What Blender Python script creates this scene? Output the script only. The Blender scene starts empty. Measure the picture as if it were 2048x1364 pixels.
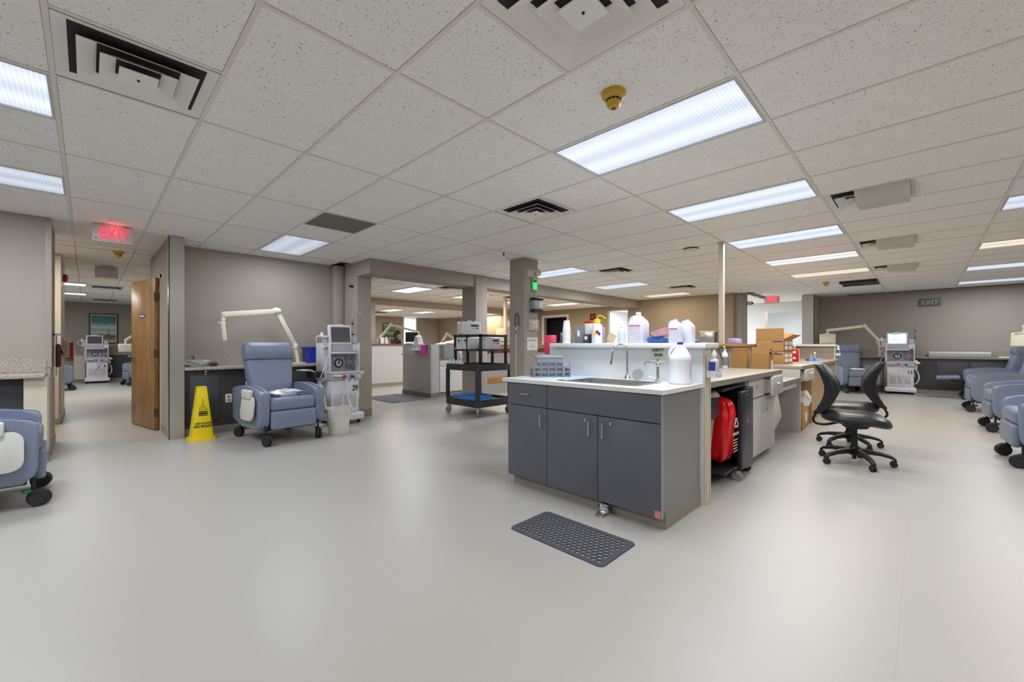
import bpy, bmesh, math, random
from mathutils import Vector, Matrix, Quaternion
random.seed(7)
sc = bpy.context.scene
C = sc.collection
PI = math.pi
R = math.radians

# ---------------------------------------------------------------- camera
cam_d = bpy.data.cameras.new('camera')
cam = bpy.data.objects.new('camera', cam_d)
C.objects.link(cam)
cam_d.sensor_width = 36.0
cam_d.lens = 36.0 * 835.0 / 2048.0
cam_d.shift_y = (690.0 - 682.0) / 2048.0
cam_d.clip_start = 0.05
cam_d.clip_end = 100
cam.location = (0, 0, 1.19)
cam.rotation_euler = (R(90), 0, R(44.5156 - 90))
sc.camera = cam

# ---------------------------------------------------------------- world and exposure
w = bpy.data.worlds.new('world')
sc.world = w
w.use_nodes = True
w.node_tree.nodes['Background'].inputs[0].default_value = (0.80, 0.88, 1.0, 1)
w.node_tree.nodes['Background'].inputs[1].default_value = 1.0
sc.view_settings.view_transform = 'Standard'
sc.view_settings.look = 'None'
sc.view_settings.gamma = 1.0
sc.view_settings.exposure = 0.37
sc.view_settings.use_curve_mapping = False
sc.cycles.max_bounces = 10
sc.cycles.diffuse_bounces = 6

LENS = 1.05          # brightness of the fluorescent lenses
LAMP = 33.0          # watts of each fluorescent fixture
COOL = (0.86, 0.92, 1.0)
NEUT = (1.0, 0.95, 0.88)
WARM = (1.0, 0.84, 0.64)

# ---------------------------------------------------------------- materials
def lin(c):
    r = []
    for v in c[:3]:
        v = v / 255.0
        r.append(v / 12.92 if v <= 0.04045 else ((v + 0.055) / 1.055) ** 2.4)
    return (r[0], r[1], r[2], 1.0)

MATS = {}
def mat(name, col, rough=0.5, metal=0.0, var=0.05, scale=6.0, bump=0.0, bscale=40.0, emit=None, estr=0.0, trans=0.0, ior=1.45, alpha=1.0, coat=0.0):
    if name in MATS:
        return MATS[name]
    m = bpy.data.materials.new(name)
    m.use_nodes = True
    nt = m.node_tree
    b = nt.nodes['Principled BSDF']
    tc = nt.nodes.new('ShaderNodeTexCoord')
    nz = nt.nodes.new('ShaderNodeTexNoise')
    nz.inputs['Scale'].default_value = scale
    nz.inputs['Detail'].default_value = 4
    nt.links.new(tc.outputs['Object'], nz.inputs['Vector'])
    mx = nt.nodes.new('ShaderNodeMix')
    mx.data_type = 'RGBA'
    base = lin(col)
    mx.inputs[6].default_value = tuple(max(0, v * (1 - var)) for v in base[:3]) + (1,)
    mx.inputs[7].default_value = tuple(min(1, v * (1 + var)) for v in base[:3]) + (1,)
    nt.links.new(nz.outputs['Fac'], mx.inputs[0])
    nt.links.new(mx.outputs[2], b.inputs['Base Color'])
    b.inputs['Roughness'].default_value = rough
    b.inputs['Metallic'].default_value = metal
    b.inputs['IOR'].default_value = ior
    b.inputs['Alpha'].default_value = alpha
    b.inputs['Transmission Weight'].default_value = trans
    b.inputs['Coat Weight'].default_value = coat
    if emit is not None:
        b.inputs['Emission Color'].default_value = lin(emit)
        b.inputs['Emission Strength'].default_value = estr
    if bump > 0:
        n2 = nt.nodes.new('ShaderNodeTexNoise')
        n2.inputs['Scale'].default_value = bscale
        n2.inputs['Detail'].default_value = 3
        nt.links.new(tc.outputs['Object'], n2.inputs['Vector'])
        bp = nt.nodes.new('ShaderNodeBump')
        bp.inputs['Strength'].default_value = bump
        bp.inputs['Distance'].default_value = 0.01
        nt.links.new(n2.outputs['Fac'], bp.inputs['Height'])
        nt.links.new(bp.outputs['Normal'], b.inputs['Normal'])
    m.diffuse_color = base
    MATS[name] = m
    return m

def speckle(name, base, dots, scale, lo, hi, rough=0.8, bump=0.0):
    """base colour with dots scattered by a voronoi and noise threshold"""
    if name in MATS:
        return MATS[name]
    m = mat(name, base, rough)
    nt = m.node_tree
    b = nt.nodes['Principled BSDF']
    tc = [n for n in nt.nodes if n.type == 'TEX_COORD'][0]
    src = [n for n in nt.nodes if n.type == 'MIX'][0].outputs[2]
    for i, (col, s, a, z) in enumerate(dots):
        v = nt.nodes.new('ShaderNodeTexNoise')
        v.inputs['Scale'].default_value = s
        v.inputs['Detail'].default_value = 2
        mp = nt.nodes.new('ShaderNodeMapping')
        mp.inputs['Location'].default_value = (i * 3.1, i * 1.7, 0.3)
        geo = nt.nodes.new('ShaderNodeNewGeometry')
        nt.links.new(geo.outputs['Position'], mp.inputs['Vector'])
        nt.links.new(mp.outputs['Vector'], v.inputs['Vector'])
        rp = nt.nodes.new('ShaderNodeMapRange')
        rp.inputs[1].default_value = a
        rp.inputs[2].default_value = z
        nt.links.new(v.outputs['Fac'], rp.inputs[0])
        mx = nt.nodes.new('ShaderNodeMix')
        mx.data_type = 'RGBA'
        mx.inputs[7].default_value = lin(col)
        nt.links.new(rp.outputs[0], mx.inputs[0])
        nt.links.new(src, mx.inputs[6])
        src = mx.outputs[2]
    nt.links.new(src, b.inputs['Base Color'])
    return m

# ---------------------------------------------------------------- mesh builder
class MB:
    def __init__(self):
        self.bm = bmesh.new()
    def _tf(self, verts, M):
        if M is not None:
            for v in verts:
                v.co = M @ v.co
    def box(self, a, b, bev=0.0, seg=2, M=None):
        a, b = Vector(a), Vector(b)
        lo = Vector((min(a.x, b.x), min(a.y, b.y), min(a.z, b.z)))
        hi = Vector((max(a.x, b.x), max(a.y, b.y), max(a.z, b.z)))
        r = bmesh.ops.create_cube(self.bm, size=1.0)
        vs = r['verts']
        for v in vs:
            v.co = Vector(((v.co.x + 0.5) * (hi.x - lo.x) + lo.x, (v.co.y + 0.5) * (hi.y - lo.y) + lo.y, (v.co.z + 0.5) * (hi.z - lo.z) + lo.z))
        if bev > 0:
            es = list({e for v in vs for e in v.link_edges})
            r = bmesh.ops.bevel(self.bm, geom=es, offset=min(bev, 0.49 * min(hi - lo)), segments=seg, profile=0.5, affect='EDGES')
            vs = list({v for f in r['faces'] for v in f.verts} | {v for v in vs if v.is_valid})
        self._tf(vs, M)
        return self
    def ring(self, pts):
        return [self.bm.verts.new(p) for p in pts]
    def bridge(self, r0, r1, closed=True):
        n = len(r0)
        for i in range(n if closed else n - 1):
            j = (i + 1) % n
            try:
                self.bm.faces.new((r0[i], r0[j], r1[j], r1[i]))
            except ValueError:
                pass
    def cap(self, r, flip=False):
        try:
            self.bm.faces.new(r[::-1] if flip else r)
        except ValueError:
            pass
    def loft(self, rings, caps=True):
        rs = [self.ring(p) for p in rings]
        for a, b in zip(rs, rs[1:]):
            self.bridge(a, b)
        if caps:
            self.cap(rs[0], True)
            self.cap(rs[-1])
        return self
    def cyl(self, p0, p1, r0, r1=None, n=16, caps=True):
        p0, p1 = Vector(p0), Vector(p1)
        r1 = r0 if r1 is None else r1
        d = (p1 - p0).normalized()
        q = d.to_track_quat('Z', 'Y')
        rings = []
        for p, r in ((p0, r0), (p1, r1)):
            rings.append([p + q @ Vector((r * math.cos(2 * PI * i / n), r * math.sin(2 * PI * i / n), 0)) for i in range(n)])
        return self.loft(rings, caps)
    def tube(self, pts, r, n=8, smooth=0, rs=None):
        P = [Vector(p) for p in pts]
        if smooth:
            Q = []
            for i in range(len(P) - 1):
                p0, p1, p2, p3 = P[max(i - 1, 0)], P[i], P[i + 1], P[min(i + 2, len(P) - 1)]
                for k in range(smooth):
                    t = k / smooth
                    Q.append(0.5 * ((2 * p1) + (p2 - p0) * t + (2 * p0 - 5 * p1 + 4 * p2 - p3) * t * t + (3 * p1 - p0 - 3 * p2 + p3) * t ** 3))
            Q.append(P[-1])
            P = Q
        rings = []
        nrm = None
        for i, p in enumerate(P):
            d = (P[min(i + 1, len(P) - 1)] - P[max(i - 1, 0)]).normalized()
            if nrm is None:
                nrm = d.orthogonal().normalized()
            else:
                nrm = (nrm - d * nrm.dot(d))
                nrm = nrm.normalized() if nrm.length > 1e-6 else d.orthogonal().normalized()
            bn = d.cross(nrm)
            rr = r if rs is None else rs[min(int(i * len(rs) / len(P)), len(rs) - 1)]
            rings.append([p + (nrm * math.cos(2 * PI * k / n) + bn * math.sin(2 * PI * k / n)) * rr for k in range(n)])
        return self.loft(rings)
    def lathe(self, prof, c=(0, 0, 0), n=24, M=None, caps=True):
        c = Vector(c)
        rings = []
        for r, z in prof:
            rings.append([c + Vector((max(r, 1e-4) * math.cos(2 * PI * i / n), max(r, 1e-4) * math.sin(2 * PI * i / n), z)) for i in range(n)])
        if M is not None:
            rings = [[M @ p for p in r] for r in rings]
        return self.loft(rings, caps)
    def prism(self, poly, axis, a, b, bev=0.0, seg=2, M=None):
        def pt(p, t):
            return {'x': Vector((t, p[0], p[1])), 'y': Vector((p[0], t, p[1])), 'z': Vector((p[0], p[1], t))}[axis]
        r0 = self.ring([pt(p, a) for p in poly])
        r1 = self.ring([pt(p, b) for p in poly])
        self.bridge(r0, r1)
        f0 = self.bm.faces.new(r0[::-1])
        f1 = self.bm.faces.new(r1)
        vs = r0 + r1
        if bev > 0:
            es = list(set(list(f0.edges) + list(f1.edges)))
            r = bmesh.ops.bevel(self.bm, geom=es, offset=bev, segments=seg, profile=0.5, affect='EDGES')
            vs = list({v for f in r['faces'] for v in f.verts} | {v for v in vs if v.is_valid})
        self._tf(vs, M)
        return self
    def ell(self, c, r, u=16, v=10, M=None):
        c = Vector(c)
        rx, ry, rz = (r, r, r) if not hasattr(r, '__len__') else r
        rings = []
        for j in range(1, v):
            ph = PI * j / v - PI / 2
            rings.append([c + Vector((rx * math.cos(ph) * math.cos(2 * PI * i / u), ry * math.cos(ph) * math.sin(2 * PI * i / u), rz * math.sin(ph))) for i in range(u)])
        if M is not None:
            rings = [[M @ p for p in q] for q in rings]
        top = c + Vector((0, 0, rz)); bot = c - Vector((0, 0, rz))
        rs = [self.ring(p) for p in rings]
        for a, b in zip(rs, rs[1:]):
            self.bridge(a, b)
        for q, p, fl in ((rs[0], bot, True), (rs[-1], top, False)):
            if M is not None:
                p = M @ p
            ap = self.bm.verts.new(p)
            for i in range(u):
                j = (i + 1) % u
                self.bm.faces.new((q[j], q[i], ap) if fl else (q[i], q[j], ap))
        return self
    def mesh(self, name, m, smooth=35):
        bmesh.ops.recalc_face_normals(self.bm, faces=self.bm.faces)
        me = bpy.data.meshes.new(name)
        self.bm.to_mesh(me)
        self.bm.free()
        if m is not None:
            for q in (m if isinstance(m, (list, tuple)) else [m]):
                me.materials.append(q)
        if smooth:
            me.polygons.foreach_set('use_smooth', [True] * len(me.polygons))
            me.set_sharp_from_angle(angle=R(smooth))
        return me
    def obj(self, name, m, parent=None, smooth=35, loc=None, rot=None, label=None):
        o = bpy.data.objects.new(name, self.mesh(name, m, smooth))
        C.objects.link(o)
        if loc is not None: o.location = loc
        if rot is not None: o.rotation_euler = rot
        if parent is not None: o.parent = parent
        if label: o['label'] = label
        return o

def rrect(w, h, r, n=4, cx=0, cy=0):
    pts = []
    for sx, sy, a0 in ((1, 1, 0), (-1, 1, 90), (-1, -1, 180), (1, -1, 270)):
        for k in range(n + 1):
            a = R(a0 + 90 * k / n)
            pts.append((cx + sx * (w / 2 - r) + r * math.cos(a), cy + sy * (h / 2 - r) + r * math.sin(a)))
    return pts

def tag(o, label, cat, group=None, kind=None):
    o['label'] = label
    o['category'] = cat
    if group: o['group'] = group
    if kind: o['kind'] = kind
    return o

def thing(name, label, cat, loc=(0, 0, 0), rotz=0.0, group=None, kind=None):
    o = bpy.data.objects.new(name, None)
    o.empty_display_size = 0.1
    C.objects.link(o)
    o.location = loc
    o.rotation_euler = (0, 0, rotz)
    return tag(o, label, cat, group, kind)

def copy_tree(o, parent=None):
    c = o.copy()
    C.objects.link(c)
    c.parent = parent
    for ch in list(o.children):
        copy_tree(ch, c)
    return c

def dup(o, label, loc, rotz, group=None):
    c = copy_tree(o)
    c.location = loc
    c.rotation_euler = (0, 0, rotz)
    c['label'] = label
    if group: c['group'] = group
    return c

def child(parent, mb, name, m, smooth=35, label=None):
    return mb.obj(name, m, parent, smooth, label=label)

def text(body, size, m, parent, loc, rot, name='lettering', ext=0.0008, align='CENTER', sx=1.0, bold=0.0):
    cu = bpy.data.curves.new(name, 'FONT')
    cu.body = body
    cu.size = size
    cu.extrude = ext
    cu.offset = bold
    cu.align_x = align
    cu.align_y = 'CENTER'
    cu.resolution_u = 3
    tmp = bpy.data.objects.new('tmp_text', cu)
    me = bpy.data.meshes.new_from_object(tmp)
    bpy.data.objects.remove(tmp)
    bpy.data.curves.remove(cu)
    me.name = name
    me.materials.clear()
    me.materials.append(m)
    o = bpy.data.objects.new(name, me)
    C.objects.link(o)
    o.parent = parent
    o.location = loc
    o.rotation_euler = rot
    o.scale = (sx, 1, 1)
    return o

FRONT = (R(90), 0, 0)          # lettering that faces -Y
LEFT = (R(90), 0, R(-90))      # lettering that faces -X

def bx(a, b, m, name, parent=None, bev=0.0, label=None):
    return MB().box(a, b, bev).obj(name, m, parent, label=label)

def struct(name, a, b, m, label, cat='wall', bev=0.0):
    o = bx(a, b, m, name, None, bev)
    return tag(o, label, cat, None, 'structure')

# ================================================================ palette
M_wall = mat('wall_paint', (164, 155, 145), 0.75, var=0.03, scale=2.0, bump=0.03, bscale=180)
M_wall2 = mat('wall_paint_tan', (156, 141, 118), 0.75, var=0.03, scale=2.0)
M_wallblue = mat('wall_paint_pale_blue', (216, 219, 219), 0.7, var=0.03)
M_white = mat('white_laminate', (214, 213, 212), 0.35, var=0.02)
M_cream = mat('cream_laminate', (206, 196, 178), 0.45, var=0.03)
M_cove = mat('vinyl_cove_base', (140, 133, 122), 0.45, var=0.05)
M_steel = mat('brushed_steel', (190, 186, 180), 0.28, 0.9, var=0.08, scale=3.0)
M_chrome = mat('chrome', (220, 222, 226), 0.08, 1.0, var=0.02)
M_wood = mat('oak_veneer', (156, 112, 58), 0.45, var=0.1, scale=8)
M_granite = speckle('granite_laminate', (172, 162, 148), [((122, 110, 96), 110, 0.55, 0.61), ((208, 202, 192), 100, 0.58, 0.64), ((76, 68, 62), 140, 0.64, 0.68)], 1, 0, 1, 0.4)
M_char = mat('charcoal_laminate', (96, 98, 107), 0.38, var=0.05, scale=3)
M_charside = mat('grey_laminate', (128, 127, 128), 0.38, var=0.04, scale=3)
M_darkpanel = mat('dark_under_counter_panel', (64, 63, 65), 0.5, var=0.06)
M_black = mat('black_plastic', (26, 27, 30), 0.45, var=0.1)
M_rubber = mat('black_rubber', (36, 37, 40), 0.6, var=0.1)
M_dark = mat('shadow_gap', (30, 28, 26), 0.9)
M_plwhite = mat('white_plastic', (226, 226, 224), 0.35, var=0.02)
M_ivory = mat('ivory_enamel', (226, 220, 200), 0.35, var=0.03)
M_grey = mat('grey_plastic', (150, 152, 156), 0.45, var=0.04)
M_ltgrey = mat('light_grey_laminate', (186, 186, 188), 0.4, var=0.03)
M_vinyl = mat('slate_blue_vinyl', (120, 130, 150), 0.38, var=0.05, scale=9, bump=0.05, bscale=260)
M_vinyl_dk = mat('slate_blue_vinyl_seam', (70, 80, 100), 0.5)
M_red = mat('red_plastic', (200, 30, 36), 0.35)
M_blue = mat('blue_plastic', (40, 60, 165), 0.35)
M_yellow = mat('yellow_plastic', (236, 206, 20), 0.4, var=0.03)
M_card = mat('corrugated_cardboard', (178, 134, 80), 0.8, var=0.06, scale=12)
M_paper = mat('white_paper', (235, 233, 228), 0.8, var=0.02)
M_ink = mat('black_ink', (24, 24, 26), 0.7)
M_inkblue = mat('blue_ink', (52, 60, 140), 0.7)

# floor: pale vinyl sheet with soft mottling and a clear sheen
M_floor = mat('pale_sheet_vinyl', (172, 169, 163), 0.36, var=0.025, scale=0.9, bump=0.015, bscale=3.0)

def ceilmat():
    m = speckle('fissured_ceiling_tile', (243, 241, 237), [((150, 144, 136), 70, 0.675, 0.72), ((120, 112, 104), 160, 0.665, 0.71)], 1, 0, 1, 0.9)
    return m
M_tile = ceilmat()
M_tbar = mat('white_ceiling_runner', (226, 222, 214), 0.5, var=0.02)

ZC = 2.565
# ================================================================ floor
fl = MB()
fl.box((-6, -6, -0.08), (20, 24, 0.0))
fl = fl.obj('floor', M_floor)
tag(fl, 'pale grey beige sheet vinyl floor with soft sheen', 'floor', None, 'structure')
# welded seam running across the vinyl
sm = MB().box((0.4, 0.070, 0.0), (4.2, 0.0725, 0.0006)).obj('seam', mat('floor_seam', (170, 165, 157), 0.4), fl)

# ================================================================ walls
struct('wall_left', (-6, 6.72, 0), (-0.28, 6.90, ZC), M_wall, 'taupe painted wall above the speckled counter by the hallway mouth')
struct('wall_hall_left', (-0.42, 6.90, 0), (-0.28, 7.60, ZC), M_wall, 'short taupe wall return at the mouth of the hallway')
struct('wall_hall_pier', (-1.2, 9.25, 0), (-0.28, 10.7, ZC), M_cream, 'cream pier further down the hallway with red alarm strobe')
# right-hand wall of the hallway, with a doorway from y 7.6 to 8.52
hw = thing('wall_hall_right', 'taupe hallway wall holding the open wooden door', 'wall', kind='structure')
MBw = MB().box((0.72, 6.72, 0), (0.86, 7.56, ZC)).box((0.72, 8.54, 0), (0.86, 9.0, ZC)).box((0.72, 7.56, 2.15), (0.86, 8.54, ZC))
MBw.obj('wall_panel', M_wall, hw)
MB().box((0.712, 6.712, 0.0), (0.868, 6.72, ZC - 0.01)).box((0.712, 6.712, 0.0), (0.72, 6.80, ZC - 0.01)).obj('corner_guard', M_steel, hw, label='tall brushed steel corner guard')
MB().box((0.715, 6.80, 0), (0.72, 7.56, 0.10)).obj('cove_base', M_cove, hw)
MB().box((0.705, 7.53, 0), (0.875, 7.57, 2.17)).box((0.705, 8.53, 0), (0.875, 8.57, 2.17)).box((0.705, 7.53, 2.13), (0.875, 8.57, 2.17)).obj('door_frame', M_cream, hw)
# station 29 niche
struct('wall_station', (0.86, 7.30, 0), (3.12, 7.42, ZC), M_wall, 'taupe back wall behind the slate blue recliner and articulated arm')
struct('wall_station_pilaster', (2.95, 7.12, 0.93), (3.12, 7.30, ZC), M_wall, 'narrow boxed pipe chase in the corner of the recliner bay', 'pilaster', 0.04)
pw = thing('wall_wing', 'wing wall with steel guard between recliner bay and nurse station', 'wall', kind='structure')
MB().box((3.12, 6.64, 0), (3.36, 7.42, 2.33)).obj('wall_panel', M_wall, pw)
MB().box((3.112, 6.632, 0.12), (3.368, 6.64, 1.28)).box((3.112, 6.632, 0.12), (3.12, 6.75, 1.28)).obj('corner_guard', mat('tan_vinyl_guard', (168, 158, 140), 0.4), pw)
MB().box((3.11, 6.628, 0), (3.37, 6.64, 0.12)).obj('cove_base', M_cove, pw)
MB().cyl((3.115, 6.80, 2.17), (3.06, 6.80, 2.17), 0.02).obj('wall_stop', M_black, pw)
struct('wall_soffit', (3.13, 6.23, 2.33), (11.9, 6.60, ZC), M_wall, 'long taupe soffit dropping from the ceiling before the nurse station', 'soffit')
struct('wall_soffit_return', (3.13, 6.60, 2.33), (3.40, 7.42, ZC), M_wall, 'end return of the soffit over the wing wall', 'soffit')
struct('wall_soffit_rear', (3.36, 11.3, 2.40), (13, 11.6, ZC), M_wall, 'second soffit deep in the nurse station ceiling', 'soffit')
struct('wall_nurse_left', (3.24, 7.42, 0), (3.36, 19, ZC), M_wall, 'side wall of the nurse station room')
# columns
struct('wall_column', (4.80, 4.45, 0), (5.12, 4.77, ZC), M_wall, 'square taupe column carrying green light and stethoscope', 'column', 0.004)
struct('wall_column_rear', (5.30, 6.20, 0), (5.60, 6.62, ZC), M_wall, 'square taupe column under the soffit behind the black cart', 'column', 0.004)
# back walls
struct('wall_back_tan', (11.9, 3.55, 0), (12.05, 6.60, ZC), M_wall2, 'tan back wall behind the gallon jugs')
struct('wall_back_pier', (12.05, 3.40, 0), (12.6, 3.75, ZC), M_wall, 'taupe pier at the end of the tan wall beside the exit passage', 'pier')
bw = thing('wall_nurse_back', 'tan wall of the nurse station with dark doorway and bright doorway', 'wall', kind='structure')
MB().box((13, 8.0, 0), (13.15, 9.80, ZC)).box((13, 10.95, 0), (13.15, 19, ZC)).box((13, 9.80, 2.28), (13.15, 10.95, ZC)).box((13, 6.6, 2.40), (13.15, 8.0, ZC)).box((13, 6.3, 0), (13.15, 6.75, ZC)).obj('wall_panel', M_wall2, bw)
MB().box((12.97, 9.70, 0), (13, 9.80, 2.38)).box((12.97, 10.95, 0), (13, 11.05, 2.38)).box((12.97, 9.80, 2.28), (13, 10.95, 2.38)).obj('door_casing', M_plwhite, bw)
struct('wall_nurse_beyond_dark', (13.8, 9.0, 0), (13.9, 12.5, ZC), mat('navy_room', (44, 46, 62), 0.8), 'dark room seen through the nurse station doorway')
struct('wall_bright_room', (16.5, 5, 0), (16.6, 10.5, ZC), M_wallblue, 'pale blue white wall of the bright room past the doorway')
struct('wall_bright_room_side', (13.2, 9.0, 0), (16.5, 9.1, ZC), M_wallblue, 'side wall of the bright room past the doorway')
# right-hand end
rwall = struct('wall_right_end', (14.75, -2.6, 0), (14.9, 2.15, ZC), M_wall, 'taupe end wall of the treatment floor behind chair thirteen')
pr = thing('wall_right_pier', 'pier with steel corner guard at the exit passage', 'pier', kind='structure')
MB().box((13.75, 2.10, 0), (14.9, 2.35, ZC)).obj('wall_panel', M_wall, pr)
MB().box((13.742, 2.09, 0), (13.75, 2.36, ZC - 0.02)).box((13.742, 2.09, 0), (13.84, 2.10, ZC - 0.02)).obj('corner_guard', M_steel, pr)
struct('wall_right', (-3.2, -2.75, 0), (14.9, -2.6, ZC), M_wall, 'long taupe wall behind the row of recliners')
struct('wall_behind', (-3.35, -2.75, 0), (-3.2, 6.72, ZC), M_wall, 'taupe wall behind the viewpoint')
# exit passage
pe = thing('wall_passage_end', 'pale grey end wall of the exit passage with an opening', 'wall', kind='structure')
MB().box((15.5, 3.62, 0), (15.6, 6.0, ZC)).box((15.5, 1.6, 2.22), (15.6, 3.62, ZC)).obj('wall_panel', M_wallblue, pe)
MB().box((15.49, 3.58, 0), (15.5, 3.66, 2.26)).obj('steel_edge', M_steel, pe)
struct('wall_passage_right', (14.9, 1.5, 0), (20, 1.6, ZC), M_wallblue, 'pale wall on the far side of the exit passage')
struct('wall_passage_left', (12.05, 6.0, 0), (15.5, 6.1, ZC), M_wallblue, 'pale wall closing the exit passage on the nurse side')
struct('wall_passage_room', (19.3, 1.6, 0), (19.4, 7, ZC), M_wallblue, 'pale blue wall of the room beyond the exit passage')
struct('wall_passage_room_side', (15.6, 5.4, 0), (19.3, 5.5, ZC), M_wallblue, 'pale blue side wall beyond the exit passage')
# far-left room
struct('wall_far_room', (-4.2, 19.3, 0), (3.24, 19.45, ZC), M_wall, 'taupe wall at the end of the hallway carrying the landscape picture')
struct('wall_far_room_left', (-4.35, 10.7, 0), (-4.2, 19.45, ZC), M_wall, 'side wall of the room at the end of the hallway')
struct('wall_hall_side_room', (-4.2, 6.9, 0), (-4.05, 10.7, ZC), M_cream, 'cream wall of the side passage off the hallway')
struct('wall_far_room_near', (-4.2, 10.58, 0), (-1.2, 10.7, ZC), M_wall, 'wall closing the side passage from the far room')
struct('wall_hall_inner', (0.86, 8.9, 0), (3.24, 9.0, ZC), M_wall, 'wall of the room behind the wooden door')
# nurse far wall with two bright windows
fw = thing('wall_nurse_far', 'far tan wall of the nurse station with bright windows', 'wall', kind='structure')
WN = [(8.30, 9.15), (10.95, 11.72), (13.25, 14.0)]
fwm = MB()
for a, b in zip([3.36] + [q[1] for q in WN], [q[0] for q in WN] + [19]):
    fwm.box((a, 18.3, 0), (b, 18.45, ZC))
for a, b in WN:
    fwm.box((a, 18.3, 0), (b, 18.45, 0.9))
fwm.obj('wall_panel', M_wall, fw)
M_sky = mat('daylit_window_glass', (238, 240, 250), 0.2, emit=(238, 242, 255), estr=1.3)
for i, (a, b) in enumerate(WN):
    wd = thing('window_%d' % (i + 1), 'bright daylit window %s in the far nurse station wall' % ('glimpsed past the wing wall', 'with blue white pane beside the picture', 'with warm pane behind the white jugs')[i], 'window', kind='structure')
    MB().box((a + 0.04, 18.38, 0.94), (b - 0.04, 18.40, ZC - 0.06)).obj('pane', M_sky, wd)
    MB().box((a, 18.30, 0.90), (a + 0.05, 18.44, ZC)).box((b - 0.05, 18.30, 0.90), (b, 18.44, ZC)).box((a, 18.30, 0.90), (b, 18.44, 0.95)).obj('window_frame', M_plwhite, wd)
struct('wall_nurse_far_side', (19, 6.6, 0), (19.15, 18.45, ZC), M_wall2, 'distant tan side wall of the nurse station')

# ================================================================ ceiling
def XL(k): return 2.317 + 0.61 * k
YK = {-3: -2.99, -2: -1.77, -1: -0.55, 0: 0.67, 1: 1.893, 2: 3.15, 3: 4.39, 4: 5.63, 5: 6.85, 6: 8.07}
cei = thing('ceiling', 'suspended white fissured tile ceiling with light grid', 'ceiling', kind='structure')
cb = MB().box((-6, -6, ZC + 0.02), (20, 24, ZC + 0.10)).obj('deck', mat('ceiling_void', (74, 70, 64), 0.9), cei)

occupied = {}
LIGHTS = [(0, 0, COOL), (3, 0, COOL), (6, 0, COOL), (9, 0, NEUT), (12, 0, WARM), (-6, 0, COOL),
          (6, -2, COOL), (10, -2, WARM), (14, -2, COOL), (18, -2, COOL), (2, -2, NEUT), (-2, -2, NEUT), (-6, -2, NEUT),
          (-1, 4, COOL), (6, 3, COOL), (10, 3, COOL), (14, 3, WARM)]
for i, j, c in LIGHTS:
    occupied[(i, j, 'a')] = occupied[(i, j, 'b')] = 1
# crosswise lights at the left (long side along x)
XLIGHTS = [(-6, 2, 'a', COOL), (-6, 3, 'b', COOL)]
for i, j, h, c in XLIGHTS:
    for q in (0, 1): occupied[(i + q, j, h)] = 1
VENTS = [(-4, 1, 'b', 0), (-2, 0, 'a', 0), (1, 1, 'b', 0), (4, -1, 'b', 1), (8, -1, 'b', 1), (12, -1, 'b', 1), (7, 2, 'b', 0), (12, 2, 'b', 0), (17, 2, 'b', 0)]
for i, j, h, k in VENTS:
    occupied[(i, j, h)] = 1
occupied[(-1, 3, 'a')] = 1      # grey return grille

def cell(i, j, h=None):
    x0, x1, y0, y1 = XL(i), XL(i + 1), YK[j], YK[j + 1]
    ym = (y0 + y1) / 2
    if h == 'a': y1 = ym
    if h == 'b': y0 = ym
    return x0, x1, y0, y1

G = 0.0124
tmesh = {}
cells = []
for i in range(-10, 20):
    for j in range(-3, 6):
        a, b = (i, j, 'a') in occupied, (i, j, 'b') in occupied
        if a and b: continue
        cells.append((i, j, None if not (a or b) else ('b' if a else 'a')))
def wanted(x0, x1, y0, y1):
    xm, ym = (x0 + x1) / 2, (y0 + y1) / 2
    if xm > 11.9 and ym > 3.4: return False
    if ym > 6.5 and xm > 3.13: return False
    if xm > 14.8: return False
    return True
def score(c):
    x0, x1, y0, y1 = cell(*c)
    x, y = (x0 + x1) / 2, (y0 + y1) / 2
    d = x * 0.713 + y * 0.701
    s = x * 0.701 - y * 0.713
    off = 0 if (d > 1.0 and abs(s) < d * 1.35 + 0.3) else 100
    return off + math.hypot(x, y)
cells = [c for c in cells if wanted(*cell(*c))]
cells.sort(key=score)
far = MB()
for n, c in enumerate(cells):
    x0, x1, y0, y1 = cell(*c)
    if n < 280:
        key = (round(x1 - x0, 3), round(y1 - y0, 3))
        if key not in tmesh:
            lx, ly = key[0] / 2 - G, key[1] / 2 - G
            b = MB().box((-lx, -ly, 0), (lx, ly, 0.014))
            tmesh[key] = b.mesh('ceiling_tile', M_tile, 0)
        o = bpy.data.objects.new('ceiling_tile', tmesh[key])
        C.objects.link(o)
        o.location = ((x0 + x1) / 2, (y0 + y1) / 2, ZC + random.uniform(-0.0005, 0.001))
        o.parent = cei
    else:
        far.box((x0 + G, y0 + G, ZC), (x1 - G, y1 - G, ZC + 0.014))
far.obj('distant_ceiling_tile', M_tile, cei, 0)['kind'] = 'stuff'
# runners
tb = 0.0108
run = MB()
for j in range(-3, 7):
    y = YK[j]
    x1 = 14.75 if j < 3 else (11.9 if j < 5 else 3.13)
    run.box((-6, y - tb, ZC - 0.004), (x1, y + tb, ZC + 0.012))
run.obj('main_runner', M_tbar, cei, 0)
run = MB()
for i in range(-10, 21):
    x = XL(i)
    y1 = 8.07 if x < 0.7 else (7.3 if x < 3.13 else (6.23 if x < 11.9 else 3.4))
    run.box((x - tb, -2.6, ZC - 0.0035), (x + tb, y1, ZC + 0.011))
for i, j, h in [(v[0], v[1], 0) for v in VENTS] + [(-1, 3, 0)] + [(-6, 2, 0), (-5, 2, 0), (-6, 3, 0), (-5, 3, 0)]:
    x0, x1, y0, y1 = cell(i, j)
    ym = (y0 + y1) / 2
    run.box((x0, ym - tb, ZC - 0.003), (x1, ym + tb, ZC + 0.01))
run.obj('cross_runner', M_tbar, cei, 0)
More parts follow.
